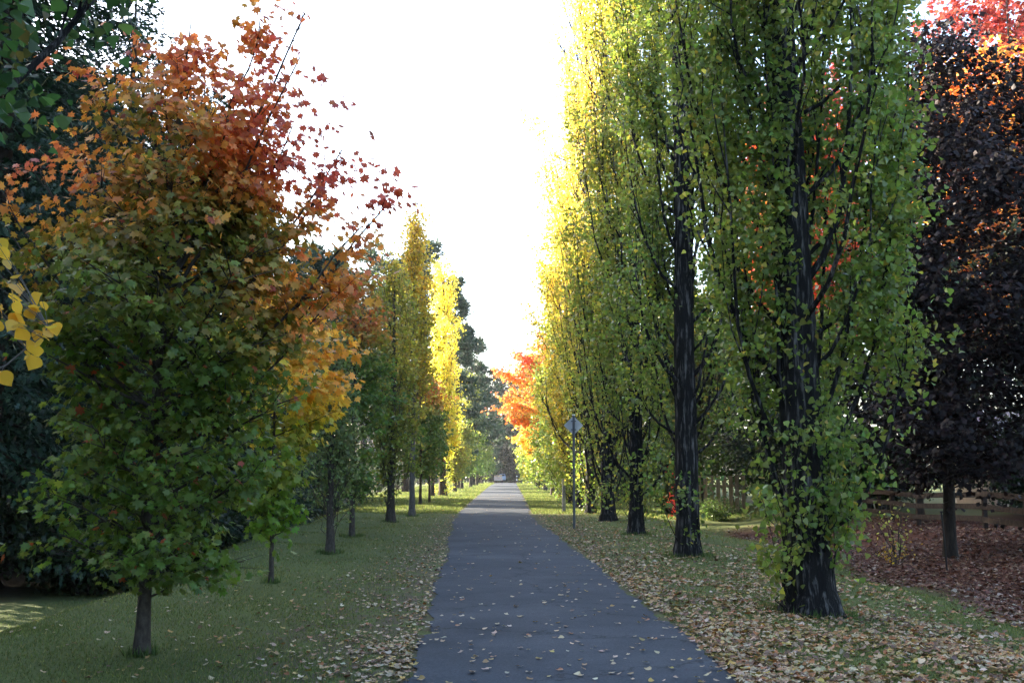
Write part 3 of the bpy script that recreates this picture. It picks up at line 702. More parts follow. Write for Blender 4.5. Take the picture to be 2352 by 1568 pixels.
hang_branch(yl, bp_, [AT(px + rg.normal(0, 7), py + rg.normal(0, 7), D_ + rg.normal(0, .07)) for px, py in lp_ + lp_[::2]], .060, (.66, .40, .045), 6, ytree, 'branch', .007)
ZP = rgt.uniform(1.2, 4.2, 500); PP = np.stack([rgt.normal(0, .28, 500) - .1, rgt.normal(0, .35, 500), ZP], 1)
PP = PP[PP[:, 0] < .45]
V, F = leaves(PP, rgt.normal(0, .6, (len(PP), 3)) + np.array([0, 0, -.6]), rgt.normal(0, 1, (len(PP), 3)), .08 * rgt.uniform(.7, 1.2, len(PP)), T_DELTA)
mesh('crown', V, F, M_leaf, ytree, np.repeat(jitter(np.tile(np.array([(.58, .40, .05)]), (len(PP), 1)), rgt, .12), 8, 0))

# ================================================================ CONIFERS AT LEFT
GC = 'dark conifers along the lower ground on the left'
con = [(-13.5, 9.5, 17, 4.6, 'huge dark spruce just outside the left edge of the picture'),
       (-12.5, 26, 27, 5.0, 'tall blue green spruce rising behind the orange top of the large maple'),
       (-11.8, 33, 18, 4.8, 'dark spruce between the large maple and the young yellow maple'),
       (-11.6, 40, 17.5, 5.2, 'dark spruce behind the young yellow maple'),
       (-12.2, 50, 16.5, 5.2, 'spruce behind the short narrow poplar'),
       (-13.6, 63, 14.5, 4.4, 'spruce behind the red tipped maple of the left row'),
       (-14.5, 73, 14, 4.6, 'spruce farthest along the left side')]
sp0 = None
for i, (x, y, H, Rm, lb) in enumerate(con):
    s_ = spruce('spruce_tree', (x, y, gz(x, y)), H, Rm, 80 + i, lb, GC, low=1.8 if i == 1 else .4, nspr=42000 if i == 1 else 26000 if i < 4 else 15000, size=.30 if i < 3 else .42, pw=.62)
    if i == 1: sp0 = s_
# understorey
for i, (x, y, H, Rr, lb) in enumerate([(-12.6, 25.5, 3.2, 1.9, 'black green bush at the left edge beyond the sunlit grass patch'), (-9.6, 25.5, 2.4, 2.0, 'black green bush behind the trunk of the large maple'),
                                       (-10.0, 30, 2.6, 2.2, 'dark bush left of the young yellow maple'), (-9.9, 34, 2.6, 2.3, 'dark bush behind the short narrow poplar'), (-10.5, 43, 3, 2.6, 'dark bush at the lawn edge behind the olive poplar'), (-11.0, 53, 3, 2.8, 'dark bush behind the tall slender spire poplar'), (-11.2, 63, 3, 2.8, 'dark bush left of the sunlit lawn'), (-12, 73, 3, 2.8, 'dark bush just short of the sunlit lawn'), (-16.5, 88, 5, 3.2, 'tall dark bush behind the sunlit lawn, nearest of four'), (-14.5, 101, 5, 3.2, 'second tall dark bush behind the sunlit lawn'), (-14, 114, 5, 3.2, 'third tall dark bush behind the sunlit lawn'), (-13, 130, 5, 3.4, 'farthest tall dark bush behind the sunlit lawn')]):
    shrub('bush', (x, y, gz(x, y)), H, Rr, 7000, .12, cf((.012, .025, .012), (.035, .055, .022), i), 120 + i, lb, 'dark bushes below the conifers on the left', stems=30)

# pines on the far left skyline
GP = 'pines on the skyline left of the path'
pin = [(-12.5, 72, 17, 4.0, 'thin grey pine behind the red tipped maple of the left row'),
       (-9.4, 98, 21.5, 5.2, 'tallest round topped pine on the left skyline'),
       (-13.8, 104, 21, 4.2, 'pine with open crown left of the tallest round topped pine'),
       (-5.6, 118, 23, 3.8, 'pointed dark pine right of the sunlit yellow poplar'),
       (-5.0, 140, 19.5, 4.6, 'dark pine stepping down toward the path end'),
       (-5.0, 168, 16, 5.0, 'lowest dark pine nearest the left of the path end')]
for i, (x, y, H, Rm, lb) in enumerate(pin):
    shp = (lambda u: (1 - u) ** .7 + .08) if i in (3, 4) else ((lambda u: .45 + .55 * math.sin(math.pi * min(1, .2 + u * .68))) if i in (1, 2) else None)
    pine('pine_tree', (x, y, gz(x, y)), H, Rm, 140 + i, lb, GP, nclump=420 if i in (1, 2, 3) else 300, cb=.1 if i > 2 else .35, size=.42, shape=shp)

# ================================================================ far wood closing the avenue
def wood():
    rg = np.random.default_rng(300); Vs = []; Fs = []; Cs = []; n0 = 0; TV = Tubes()
    for i in range(84):
        y = 215 + rg.random() * 60; x = -1 + (rg.random() - .5) * 90
        if i < 26: y = 212 + rg.random() * 20; x = -1 + (i - 13) * 2.0 + rg.normal(0, .6)
        if abs(x + 1) < 4 and y < 235: y += 22
        if i >= 70: y = 244 + rg.random() * 8; x = -8 + (i - 70) * 1.1
        H = rg.uniform(15, 24) if abs(x) > 12 else rg.uniform(17, 26); H -= 0
        R = rg.uniform(2.6, 4.5); base = gz(x, y); TV.add(np.array([[x, y, base - .5], [x, y, base + H * .8]]), [.25, .08], 6)
        nc = 34; u = rg.random(nc); zc = base + .8 + (H - .8) * u; rc = R * np.sin(np.pi * np.clip(.12 + u * .86, 0, 1)) ** .6
        az = rg.random(nc) * 6.283; rr = rc * np.sqrt(rg.random(nc))
        C = np.stack([x + rr * np.cos(az), y + rr * np.sin(az), zc], 1)
        per = 70; P = np.repeat(C, per, 0) + rg.normal(0, 1, (nc * per, 3)) * np.array([.75, .75, .5])
        V, F = leaves(P, rg.normal(0, 1, (len(P), 3)), rg.normal(0, 1, (len(P), 3)), .42 * rg.uniform(.6, 1.3, len(P)), T_DIAM)
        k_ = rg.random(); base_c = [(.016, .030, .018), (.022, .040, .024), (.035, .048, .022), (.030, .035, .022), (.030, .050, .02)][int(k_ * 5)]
        c = jitter(np.repeat(jitter(np.array([base_c] * nc), rg, .3), per, 0), rg, .2)
        Vs.append(V); Fs.append(F + n0); Cs.append(np.repeat(c, 4, 0)); n0 += len(V)
    o = mesh('distant_wood', np.concatenate(Vs), np.concatenate(Fs), M_needle, None, np.concatenate(Cs))
    tag(o, 'dark mixed wood closing the far end of the path', 'wood', kind='stuff')
    t = TV.obj('trunks', M_cbark, o); t['kind'] = 'stuff'
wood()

def shade_wood(name, label, spec, seed, col=((.02, .04, .02), (.05, .08, .035))):
    rg = np.random.default_rng(seed); Vs = []; Fs = []; Cs = []; n0 = 0; TV = Tubes()
    for (x, y, H, R, b0) in spec:
        b_ = gz(x, y); TV.add(np.array([[x, y, b_ - .5], [x, y, b_ + H * .9]]), [.3, .05], 6)
        n = int(1500 * (H / 20) ** 2); u = 1 - np.sqrt(rg.random(n)) ; zc = b_ + b0 + (H - b0) * u; r = R * (1 - (zc - b_) / H) ** .8 * np.sqrt(rg.random(n)); a = rg.random(n) * 6.283
        P = np.stack([x + r * np.cos(a), y + r * np.sin(a), zc], 1)
        V, F = leaves(P, np.stack([np.cos(a), np.sin(a), rg.normal(-.4, .3, n)], 1), rg.normal(0, .5, (n, 3)) + np.array([0, 0, 1.]), 1.15 * rg.uniform(.6, 1.3, n), T_SPRAY * np.array([1.6, 1, 1]))
        Vs.append(V); Fs.append(F + n0); n0 += len(V); Cs.append(np.repeat(jitter(lerpcol(rg.random(n), [(0, col[0]), (1, col[1])]), rg, .2), len(T_SPRAY), 0))
    o = mesh(name, np.concatenate(Vs), np.concatenate(Fs), M_needle, None, np.concatenate(Cs)); tag(o, label, 'wood', kind='stuff')
    t = TV.obj('trunks', M_cbark, o); t['kind'] = 'stuff'
rg = np.random.default_rng(44)
sp_ = []
for row, (xx, hh) in enumerate([(-20.5, 23), (-25, 28), (-31, 31)]):  # extra conifer rows added to keep the sun off the near scene
    for y in np.arange(-12, 80, 5.2):
        x_ = xx + rg.normal(0, .8); y_ = y + row * 1.8 + rg.normal(0, .6); sl_ = x_ * .5 + y_ * .866; b0 = .5
        if abs(sl_ - 12.2) < 5.2: b0 = (-8.5 - x_) / .866 * .414 + 3.0  # crown base raised so a sun patch reaches the left grass
        if abs(sl_ - 45.0) < 9.0: b0 = (8 - x_) / .866 * .384 + 4.2  # crown base raised so sun reaches the grass behind the right row
        sp_.append((x_, y_, hh * rg.uniform(.92, 1.08) * (1 if y < 46 else .86), 5.2, b0))
shade_wood('sun_blocker_wood', 'dense conifer wood added behind the dark spruces on the left to block sun', sp_, 45)
sp_ = [(x + rg.normal(0, 1), y + rg.normal(0, 1), rg.uniform(14, 19), 4.5, .5) for x in (-8, -2, 4, 10, 16) for y in (-30,)] + [(17, y, 13, 4.2, .5) for y in range(-16, 16, 8)] + [(5.5, -7, 16, 2.4, .5)]  # out-of-view trees added only to shut out sky light
shade_wood('wood', 'unseen trees added behind the camera to block sky light', sp_, 46)

# ================================================================ RIGHT BACKGROUND
# purple-leaved tree
loc = (9.9, 25.2, gz(9.9, 25.2))
def env_pur(z, az):
    r = float(np.interp(z, [1.0, 1.8, 4, 7, 9.5, 11.6, 12.8], [1.5, 2.5, 3.0, 3.1, 2.4, 1.3, .1]))
    return r * (1 + .45 * math.cos(az + .2)) * (1 + .1 * math.sin(4 * az + z))
broad('purple_leaved_tree', loc, 12.9, .14, env_pur, 48000, .12, lambda P, rg, H: lerpcol(rg.random(len(P)), [(0, (.006, .004, .0045)), (.7, (.013, .007, .008)), (1, (.03, .012, .012))]), 170,
      'blackish purple leaved tree standing on the leafy bank at the right edge', crown0=1.5, tmpl=T_DIAM, nl=120, rise=.22, sig=.3, flat=.8, bark=M_cbark, twigs=9, mat=M_needle)
loc = (14.8, 22.5, gz(14.8, 22.5))
broad('purple_leaved_tree', loc, 10.5, .16, oval(10.5, 1.5, 3.0, .45, .4), 22000, .13, lambda P, rg, H: lerpcol(rg.random(len(P)), [(0, (.007, .005, .006)), (.7, (.015, .008, .010)), (1, (.035, .014, .015))]), 171,
      'second dark purple tree cut by the right edge of the picture', crown0=3.0, tmpl=T_DIAM, nl=80, rise=.3, sig=.32, flat=.8, bark=M_cbark, mat=M_needle)
def pal(*st):
    def f(P, rg, H):
        t = .5 + .35 * clumpnoise(P, .6, st[0]) + rg.normal(0, .16, len(P)); return lerpcol(t, list(st[1:]))
    return f
SC = pal(1, (0, (.45, .22, .04)), (.4, (.58, .16, .04)), (1, (.55, .06, .05)))
RD = pal(2, (0, (.36, .08, .04)), (1, (.24, .025, .03)))
YL = pal(3, (0, (.45, .36, .05)), (.6, (.62, .38, .05)), (1, (.6, .22, .05)))
OG = pal(4, (0, (.40, .34, .05)), (.5, (.62, .26, .05)), (1, (.60, .14, .05)))
bgt = [(12.6, 48, 17.5, 3.4, SC, 'orange red tree glowing between the trunks of the two nearest poplars'),
       (20.5, 46, 20, 5.0, OG, 'orange tree behind the upper crown of the nearest poplar'),
       (24.5, 52, 27, 5.6, RD, 'tall crimson tree in the top right corner'),
       (31.0, 56, 24, 5.6, YL, 'yellow and orange tree behind the purple trees at the right edge'),
       (16.5, 60, 24, 5.0, RD, 'red tree seen through the top of the nearest poplar'),
       (9.8, 62, 12, 3.4, pal(5, (0, (.06, .12, .03)), (1, (.2, .22, .04))), 'green tree with sunlit leaves behind the right row'),
       (27, 40, 13, 4.0, SC, 'low scarlet tree hidden behind the purple tree')]
for i, (x, y, H, Rm, cfn, lb) in enumerate(bgt):
    broad('autumn_tree', (x, y, gz(x, y)), H, .2, oval(H, 6.0 if H > 15 else 2.5, Rm, .5, .3), 15000, .26, cfn, 180 + i, lb, 'autumn coloured trees behind the right row', crown0=6.0 if H > 15 else 2.8, tmpl=T_DIAM, nl=80, rise=.55, sig=.42, flat=.8, bark=M_mbark)
for i, (x, y, H, Rm, lb) in enumerate([(13.6, 37, 8.5, 3.4, 'dark round tree behind the rail fence, right of the nearest poplar trunk'), (11.2, 44, 8.0, 3.2, 'dark green tree behind the nearest poplar trunk'), (17.5, 33, 9.5, 3.6, 'dark tree hanging over the rail fence in front of the house'), (9.4, 55, 9, 3.2, 'olive green tree over the paling fence')]):
    broad('dark_tree', (x, y, gz(x, y)), H, .13, oval(H, .8, Rm, .45, .5), 16000, .17, cf((.012, .022, .012), (.035, .05, .022), i) if i != 3 else cf((.05, .09, .02), (.14, .17, .03), 4), 250 + i, lb, 'dark trees behind the rail fence', crown0=1.3, tmpl=T_DIAM, nl=80, rise=.35, sig=.3, flat=.8, bark=M_cbark, mat=M_needle)
# dark green screen shrubs between the trunks
for i, (x, y, H, Rr, a, b_, lb) in enumerate([(7.6, 52, 5.5, 2.6, (.03, .06, .02), (.09, .14, .03), 'large green bush behind the second poplar'),
                                       (11.5, 50, 5.0, 2.6, (.03, .06, .02), (.08, .13, .03), 'green bush overhanging the paling fence'),
                                       (15.2, 46, 4.0, 2.4, (.02, .045, .018), (.05, .09, .03), 'dark bush behind the trunk of the nearest poplar'),
                                       (6.6, 66, 5.0, 2.8, (.03, .06, .02), (.09, .14, .03), 'green bush glimpsed between the third and fourth poplars'),
                                       (18.5, 39, 3.4, 2.2, (.02, .04, .018), (.05, .08, .03), 'dark bush left of the house'),
                                       (8.6, 46.5, 1.0, .9, (.03, .06, .02), (.10, .15, .04), 'low bush in front of the paling fence')]):
    shrub('bush', (x, y, gz(x, y)), H, Rr, 9000 if H > 2 else 2500, .15 if H > 2 else .08, cf(a, b_, i), 210 + i, lb, 'green bushes behind the right row', stems=36)
x, y = 6.5, 44.0
shrub('red_shrub', (x + .2, y, gz(x, y)), 3.2, .6, 260, .13, cf((.5, .05, .03), (.65, .08, .04)), 230, 'thin scarlet leaved shrub left of the second poplar trunk', tmpl=T_DIAM, mat=M_maple, stems=9, sig=.18)
x, y = 8.6, 25.0
shrub('yellow_shrub', (x, y, gz(x, y)), .60, .42, 110, .055, cf((.42, .14, .03), (.42, .34, .05)), 231, 'small orange and yellow shrub on the left end of the leafy bank', stems=12, sig=.2)
x, y = 9.0, 26.0
shrub('sapling', (x, y, gz(x, y)), 1.7, .6, 90, .085, cf((.34, .36, .10), (.45, .45, .12)), 232, 'wispy sapling with few pale yellow leaves left of the purple tree trunk', stems=6, sig=.25)
shrub('red_shrub', (14.6, 27.6, gz(14.6, 27.6)), 1.9, 1.0, 1500, .08, cf((.12, .02, .02), (.3, .03, .04)), 233, 'dull red shrub behind the rail fence at the right edge', stems=16, sig=.2)

# ================================================================ FENCES, HOUSE, SIGN, POSTS
class Boxes:
    def __init__(s): s.V = []; s.F = []; s.n = 0
    def box(s, c, size, rz=0, rx=0, ry=0, taper=1.0):
        h = np.array(size) / 2; P = np.array([(x, y, z) for z in (-1, 1) for y in (-1, 1) for x in (-1, 1)], float)
        P[P[:, 2] > 0, :2] *= taper
        P = P * h
        M = np.array(Matrix.Rotation(rz, 3, 'Z') @ Matrix.Rotation(ry, 3, 'Y') @ Matrix.Rotation(rx, 3, 'X'))
        P = P @ M.T + np.array(c)
        F = np.array([(0, 2, 3, 1), (4, 5, 7, 6), (0, 1, 5, 4), (2, 6, 7, 3), (0, 4, 6, 2), (1, 3, 7, 5)])
        s.V.append(P); s.F.append(F + s.n); s.n += 8
    def quad(s, pts):
        s.V.append(np.array(pts, float)); s.F.append(np.arange(4)[None] + s.n); s.n += 4
    def obj(s, name, mat, parent=None, bevel=0):
        o = mesh(name, np.concatenate(s.V), np.concatenate(s.F), mat, parent)
        if bevel:
            m = o.modifiers.new('bevel', 'BEVEL'); m.width = bevel; m.segments = 2
        return o
M_wood = bark_mat('weathered_wood', (0.026, 0.020, 0.017), (0.065, 0.048, 0.040), zs=1, sc_=9, bump=.15)
M_paling = bark_mat('paling_wood', (0.26, 0.19, 0.13), (0.42, 0.33, 0.25), zs=.2, sc_=8, bump=.15)
M_galv = plain('galvanised_steel', (.13, .14, .16), .55, .5, .12, 9)
M_signback = plain('sign_back_aluminium', (.60, .61, .64), .6, .0, .08, 5)
M_cap = plain('pale_cap', (.7, .7, .7), .5)
M_dark = plain('dark_steel', (.02, .018, .016), .7, .4)
# rail fence parallel to the path
fx = 12.6
rf = empty('rail_fence', (fx, 22, gz(fx, 22)), 0, 'brown timber rail fence with three broad rails above the leafy bank at right', 'fence')
fb = gz(fx, 22); rgf = np.random.default_rng(90)
py_ = np.arange(20, 47, 2.4)
for y in py_:
    z = gz(fx, y); b = Boxes(); b.box((rgf.normal(0, .01), y - 22, z - fb + .46), (.11, .11, 1.22), rz=rgf.normal(0, .05), rx=rgf.normal(0, .015)); b.obj('post', M_wood, rf, .006)
for zr in (.30, .62, .94):
    for j in range(len(py_) - 1):
        y0, y1 = py_[j], py_[j + 1]; z0 = gz(fx, y0) + zr + rgf.normal(0, .01); z1 = gz(fx, y1) + zr + rgf.normal(0, .01)
        b = Boxes(); b.box((-.075, (y0 + y1) / 2 - 22, (z0 + z1) / 2 - fb), (.035, math.hypot(y1 - y0, z1 - z0) - .008, .15), rx=math.atan2(z1 - z0, y1 - y0)); b.obj('rail', M_wood, rf, .004)
# paling fence piece catching the sun
pf = empty('paling_fence', (8.9, 49, gz(8.9, 49)), 0, 'short run of upright timber palings catching the sun behind the right row', 'fence')
for j in range(9):
    b = Boxes(); b.box((j * .28 - .9, .05 * (j % 2), .85), (.17, .03, 1.9), rz=.12); b.obj('paling', M_paling, pf, .004)
b = Boxes(); b.box((.25, .10, .35), (2.6, .05, .09)); b.box((.25, .10, 1.35), (2.6, .05, .09)); b.obj('rail', M_paling, pf)
# house
M_wall = bark_mat('cream_boards', (.50, .42, .32), (.62, .53, .42), zs=.2, sc_=6, bump=.1)
M_roof = plain('blue_grey_roof', (.22, .26, .34), .45, .3)
M_glass = plain('window_glass', (.02, .025, .03), .08)
hx, hy = 24.5, 46.0
hs = empty('house', (hx, hy, gz(hx, hy)), -.15, 'low cream boarded house with blue grey metal roof seen through the dark trees at right', 'house')
b = Boxes()
b.box((0, 0, 1.4), (10, 7, 2.8))
for j in range(50): b.box((-4.9 + j * .2, -3.515, 1.4), (.03, .026, 2.8))
for j in range(35): b.box((-5.012, -3.3 + j * .19, 1.4), (.022, .03, 2.8))
b.obj('wall', M_wall, hs)
Vr = []; b = Boxes()
for sgn in (-1, 1):
    b.box((0, sgn * 2.0, 3.35), (11, 4.6, .09), rx=-sgn * .30)
    for j in range(28): b.box((-5.4 + j * .4, sgn * 2.0, 3.42), (.04, 4.6, .05), rx=-sgn * .30)
b.obj('roof', M_roof, hs)
for wx in (-3, 0, 3):
    b = Boxes()
    b.box((wx, -3.55, 2.14), (1.36, .06, .08)); b.box((wx, -3.55, .96), (1.36, .06, .08)); b.box((wx - .64, -3.55, 1.55), (.08, .06, 1.1)); b.box((wx + .64, -3.55, 1.55), (.08, .06, 1.1))
    wf = b.obj('window', M_cap, hs); b = Boxes(); b.box((wx, -3.548, 1.55), (1.2, .03, 1.1)); b.obj('pane', M_glass, wf)

# diamond sign seen from behind
sx_, sy_ = G(1319, 1214)
sg = empty('road_sign', (sx_, sy_, gz(sx_, sy_)), 0, 'grey steel pole carrying a diamond sign seen from its plain back', 'sign')
sh = (1214 - 957) * sy_ / FPX * 1.0
tb = Tubes(); tb.add([(0, 0, -.3), (0, 0, 1), (0.0, 0, 2), (0.005, 0, sh)], [.038] * 4, 16); tb.obj('pole', M_galv, sg)
tb = Tubes(); tb.add([(.005, 0, sh - .01), (.005, 0, sh + .025), (.005, 0, sh + .03)], [.043, .043, .001], 16); tb.obj('cap', M_cap, sg)
dz = sh - (980 - 957) * sy_ / FPX; s2 = 0.30
b = Boxes(); h = s2; th = .003
ring = []
for k_ in range(4):
    a0 = math.pi / 2 * k_; 
    for da in (-.09, 0, .09):
        rr = h * (1 - (.012 if da == 0 else 0)); cx_, cz_ = math.cos(a0) * h, math.sin(a0) * h
        tdir = np.array([math.cos(a0 + math.pi * .5), math.sin(a0 + math.pi * .5)])
        p = np.array([math.cos(a0), math.sin(a0)]) * (h - abs(da) * .22 - (0 if da else .006)) + tdir * da * .22
        ring.append(p)
ring = np.array(ring)
V = np.concatenate([np.c_[ring[:, 0], np.full(12, .052), ring[:, 1] + dz - 0.0], np.c_[ring[:, 0], np.full(12, .055), ring[:, 1] + dz]])
mesh('sign_plate', V, [np.arange(12)[None, :], np.arange(12, 24)[None, ::-1], np.array([(k_, (k_ + 1) % 12, 12 + (k_ + 1) % 12, 12 + k_) for k_ in range(12)])], M_signback, sg)
for zz in (-.13, .13):
    b = Boxes(); b.box((0, .046, dz + zz), (.16, .012, .03)); b.box((0, -.004, dz + zz), (.086, .094, .022)); b.obj('bracket', M_galv, sg)
# timber marker post
mx_, my_ = G(1295, 1176)
mp = empty('marker_post', (mx_, my_, gz(mx_, my_)), .1, 'short grey square marker post with a yellowish top beside the sign pole', 'post')
b = Boxes(); b.box((0, 0, .60), (.14, .10, 1.66)); b.obj('shaft', plain('grey_timber', (.26, .25, .24), .9, 0, .3, 12), mp, .008)
b = Boxes(); b.box((0, -.053, 1.26), (.136, .006, .26)); b.obj('panel', plain('ochre_panel', (.34, .29, .17), .7), mp)
b = Boxes()
for (cx_, cz_, w_, h_, r_) in [(-.02, 1.03, .018, .10, .0), (.012, 1.06, .05, .016, .0), (.03, 1.035, .016, .06, .1), (.008, 1.005, .05, .014, 0), (0, .90, .016, .11, .25), (.03, .90, .016, .11, -.25), (.012, .875, .05, .014, 0), (-.02, .77, .06, .014, .2), (0.01, .73, .016, .09, .4), (.0, .66, .05, .014, -.1)]:
    b.box((cx_, -.053, cz_), (w_, .005, h_), ry=r_)
b.obj('marking', plain('faded_dark_paint', (.09, .085, .085), .8), mp)
# steel stakes
for px, py, top, z0, lb in [(2176, 1312, 1180, -.3, 'thin black steel stake leaning on the leafy bank in front of the purple tree trunk'), (1689, 1192, 1155, -.1, 'thin dark stake in the sunlit grass right of the paling fence')]:
    x, y = G(px, py, z0); zg = gz(x, y); x, y = G(px, py, zg); zg = gz(x, y); Ht = (py - top) * y / FPX
    o = empty('stake', (x, y, zg), 0, lb, 'stake'); tb = Tubes(); tb.add([(0, 0, -.1), (-.03, 0, Ht * .5), (-.07, 0, Ht)], [.018] * 3, 6); tb.obj('rod', M_dark, o)
    b = Boxes(); b.box((-.07, 0, Ht + .012), (.05, .05, .03)); b.obj('cap', M_dark, o)
# low garden spotlights on short spikes by the fence
for i, (px, py, z0) in enumerate([(2290, 1232, 0.0), (2306, 1234, 0.0), (2346, 1236, 0.0)]):
    x, y = G(px, py, z0); zg = gz(x, y)
    o = empty('garden_light', (x, y, zg), 0, ['leftmost of three small black garden lights on the leafy bank', 'middle small black garden light on the leafy bank', 'small black garden light at the right edge of the leafy bank'][i], 'garden light', 'garden lights on the leafy bank')
    tb = Tubes(); tb.add([(0, 0, -.05), (0, 0, .12)], [.012, .012], 6); tb.obj('spike', M_dark, o)
    tb = Tubes(); tb.add([(-.05, .0, .08), (-.04, 0, .10), (.03, 0, .24), (.035, 0, .25)], [.001, .05, .065, .001], 10); tb.obj('lamp_head', M_dark, o)

# ================================================================ TRUCK beyond the crest
ty = 226.0; tx = (1147 - CX) / FPX * ty; tz = gz(tx, ty)
tk = empty('utility_truck', (tx, ty, tz), 0, 'small truck with cream and red tray boards and pale blue cab beyond the path crest', 'truck')
M_cream = plain('cream_paint', (.72, .66, .58), .5); M_redp = plain('red_paint', (.45, .12, .09), .5); M_blue = plain('pale_blue_paint', (.30, .38, .55), .3, .2); M_tyre = plain('tyre_rubber', (.02, .02, .02), .9); M_tan = plain('load_tan', (.45, .33, .24), .8)
b = Boxes(); b.box((-.15, 0, .62), (1.75, 2.3, .10)); b.obj('tray', M_dark, tk)
for nm, yy, mt in (('tailgate', -1.17, M_cream),):
    b = Boxes()
    for zz in (.78, 1.02, 1.26): b.box((-.2, yy, zz), (1.6, .04, .15))
    b.obj(nm, M_cream, tk, .01)
    b = Boxes()
    for zz in (.90, 1.14): b.box((-.2, yy, zz), (1.6, .03, .085))
    b.obj('slat', M_redp, tk)
for sx2 in (-1.02, .70):
    b = Boxes(); b.box((sx2, 0, 1.0), (.04, 2.3, .6)); b.obj('side_board', M_cream, tk, .01)
b = Boxes(); rgq = np.random.default_rng(3)
for j in range(14): b.box((-.2 + rgq.uniform(-.6, .6), rgq.uniform(-.8, .8), 1.33 + rgq.uniform(0, .22)), tuple(rgq.uniform(.25, .55, 3)), rz=rgq.random() * 3, rx=rgq.normal(0, .3))
b.obj('load', M_tan, tk, .02)
b = Boxes(); b.box((.62, 2.0, 1.15), (1.35, 1.5, .75), taper=1.0); b.box((.62, 1.95, 1.72), (1.25, 1.25, .50), taper=.82); cb = b.obj('cab', M_blue, tk, .05)
b = Boxes(); b.box((.62, 1.30, 1.74), (.95, .03, .34)); b.obj('rear_window', M_glass, cb)
for wx in (-.95, .62):
    for wy in (-.5, 2.2):
        tb = Tubes(); tb.add([(wx - .12, wy, .34), (wx - .115, wy, .34), (wx + .115, wy, .34), (wx + .12, wy, .34)], [.02, .34, .34, .02], 20); wh = tb.obj('wheel', M_tyre, tk, False)
        tb = Tubes(); tb.add([(wx - .13, wy, .34), (wx + .13, wy, .34)], [.16, .16], 12); tb.obj('rim', M_galv, wh)
for sx2 in (-.95, .58):
    b = Boxes(); b.box((sx2, -1.19, .62), (.16, .05, .10)); b.obj('tail_light', M_redp, tk)
# banded bollard
bx_, by_ = (1187.0 - CX) / FPX * 210, 210.0
bo = empty('bollard', (bx_, by_, gz(bx_, by_)), 0, 'dark bollard with two white bands at the far path end beside the truck', 'bollard')
tb = Tubes(); tb.add([(0, 0, -.1), (0, 0, 1.45), (0, 0, 1.5)], [.09, .09, .01], 12); tb.obj('shaft', M_dark, bo)
for zz in (.72, 1.38):
    tb = Tubes(); tb.add([(0, 0, zz - .10), (0, 0, zz + .10)], [.125, .125], 12); tb.obj('band', M_cap, bo)

# ================================================================ FALLEN LEAVES AND GRASS
rg = np.random.default_rng(500)
BASES = [(G(325, 1500), .1), (G(1860, 1402), .35), (G(1580, 1280), .3)]
LIT = np.array([(.40, .30, .18), (.30, .18, .08), (.30, .12, .04), (.42, .32, .20), (.38, .26, .07), (.13, .07, .04), (.48, .40, .29)])
def litter(name, x, y, zoff, size, w, seed, label, tmpl=T_CURL, flat=.35, pal_=LIT, cat='leaves'):
    r = np.random.default_rng(seed); n = len(x)
    P = np.stack([x, y, ground_z(x, y) + zoff], 1)
    th = r.random(n) * 6.283
    ax = np.stack([np.cos(th), np.sin(th), r.normal(0, .12, n)], 1); no = np.stack([r.normal(0, flat, n), r.normal(0, flat, n), np.ones(n)], 1)
    V, F = leaves(P, ax, no, size * r.uniform(.55, 1.25, n), tmpl)
    c = jitter(pal_[r.choice(len(pal_), n, p=np.array(w) / sum(w))], r, .18)
    o = mesh(name, V, F, M_litter, None, np.repeat(c, len(tmpl), 0)); tag(o, label, cat, kind='stuff'); return o
def sample(n, x0, x1, y0, y1, dens, seed):
    r = np.random.default_rng(seed); u = r.random(n)
    y = 1 / ((1 / y0) * (1 - u) + (1 / y1) * u)          # denser near the camera
    x = r.uniform(x0, x1, n); k_ = r.random(n) < dens(x, y); return x[k_], y[k_]
cl = lambda x, y, s=1.1, q=0: np.clip(.62 + .5 * np.sin(x * 2.1 * s + y * .7 + q) * np.sin(y * 1.3 * s - x + q) + .3 * np.sin(4.1 * x + 2.3 * y), 0, 1)
# on the path
def d_path(x, y):
    a, b_ = xl(y), xr(y); t = (x - a) / (b_ - a); e = np.minimum(t, 1 - t)
    return np.where((t > .005) & (t < .995), .34 + .55 * np.exp(-e / .035) + .22 * sst(.55, 1, t) , 0)
x, y = sample(3000, -2.5, 3.2, 7.4, 120, d_path, 1)
litter('leaves_on_path', x, y, .04, .062, [5, 2, 1, 5, 2, .8, 5], 2, 'pale fallen leaves scattered over the asphalt path', flat=.22)  # weights favour pale tones, painting in sky reflected off leaf undersides
# right verge
def d_r(x, y):
    a = xr(y) + .02; s = (x - a)
    return np.where(s > 0, (1.0 * np.exp(-np.abs(s - .25) / 1.1) + .55 * np.exp(-((s - 2.5) / 1.6) ** 2)) * (.25 + .75 * cl(x, y)) * np.where(y > 35, .7, 1), 0)
x, y = sample(60000, 1.0, 7.5, 7.2, 75, d_r, 3)
litter('leaves_on_right_verge', x, y, .022, .070, [5, 4, 3, 1.2, 2.5, 5, .6], 4, 'tan and orange fallen leaves covering the right verge around the poplars', flat=.45)
def d_l(x, y):
    a = xl(y) - .02; s = a - x
    return np.where(s > 0, (.85 * np.exp(-(s / .65) ** 1.2) + .055 * np.exp(-s / 1.8) + .012) * (.15 + .85 * cl(x, y, .8, 2)), 0)
x, y = sample(60000, -8, -.3, 7.2, 75, d_l, 5)
litter('leaves_on_left_verge', x, y, .018, .056, [4, 3, 1.5, 2.5, 2, 4, 1.5], 6, 'pale fallen leaves along the left edge of the path', flat=.4)
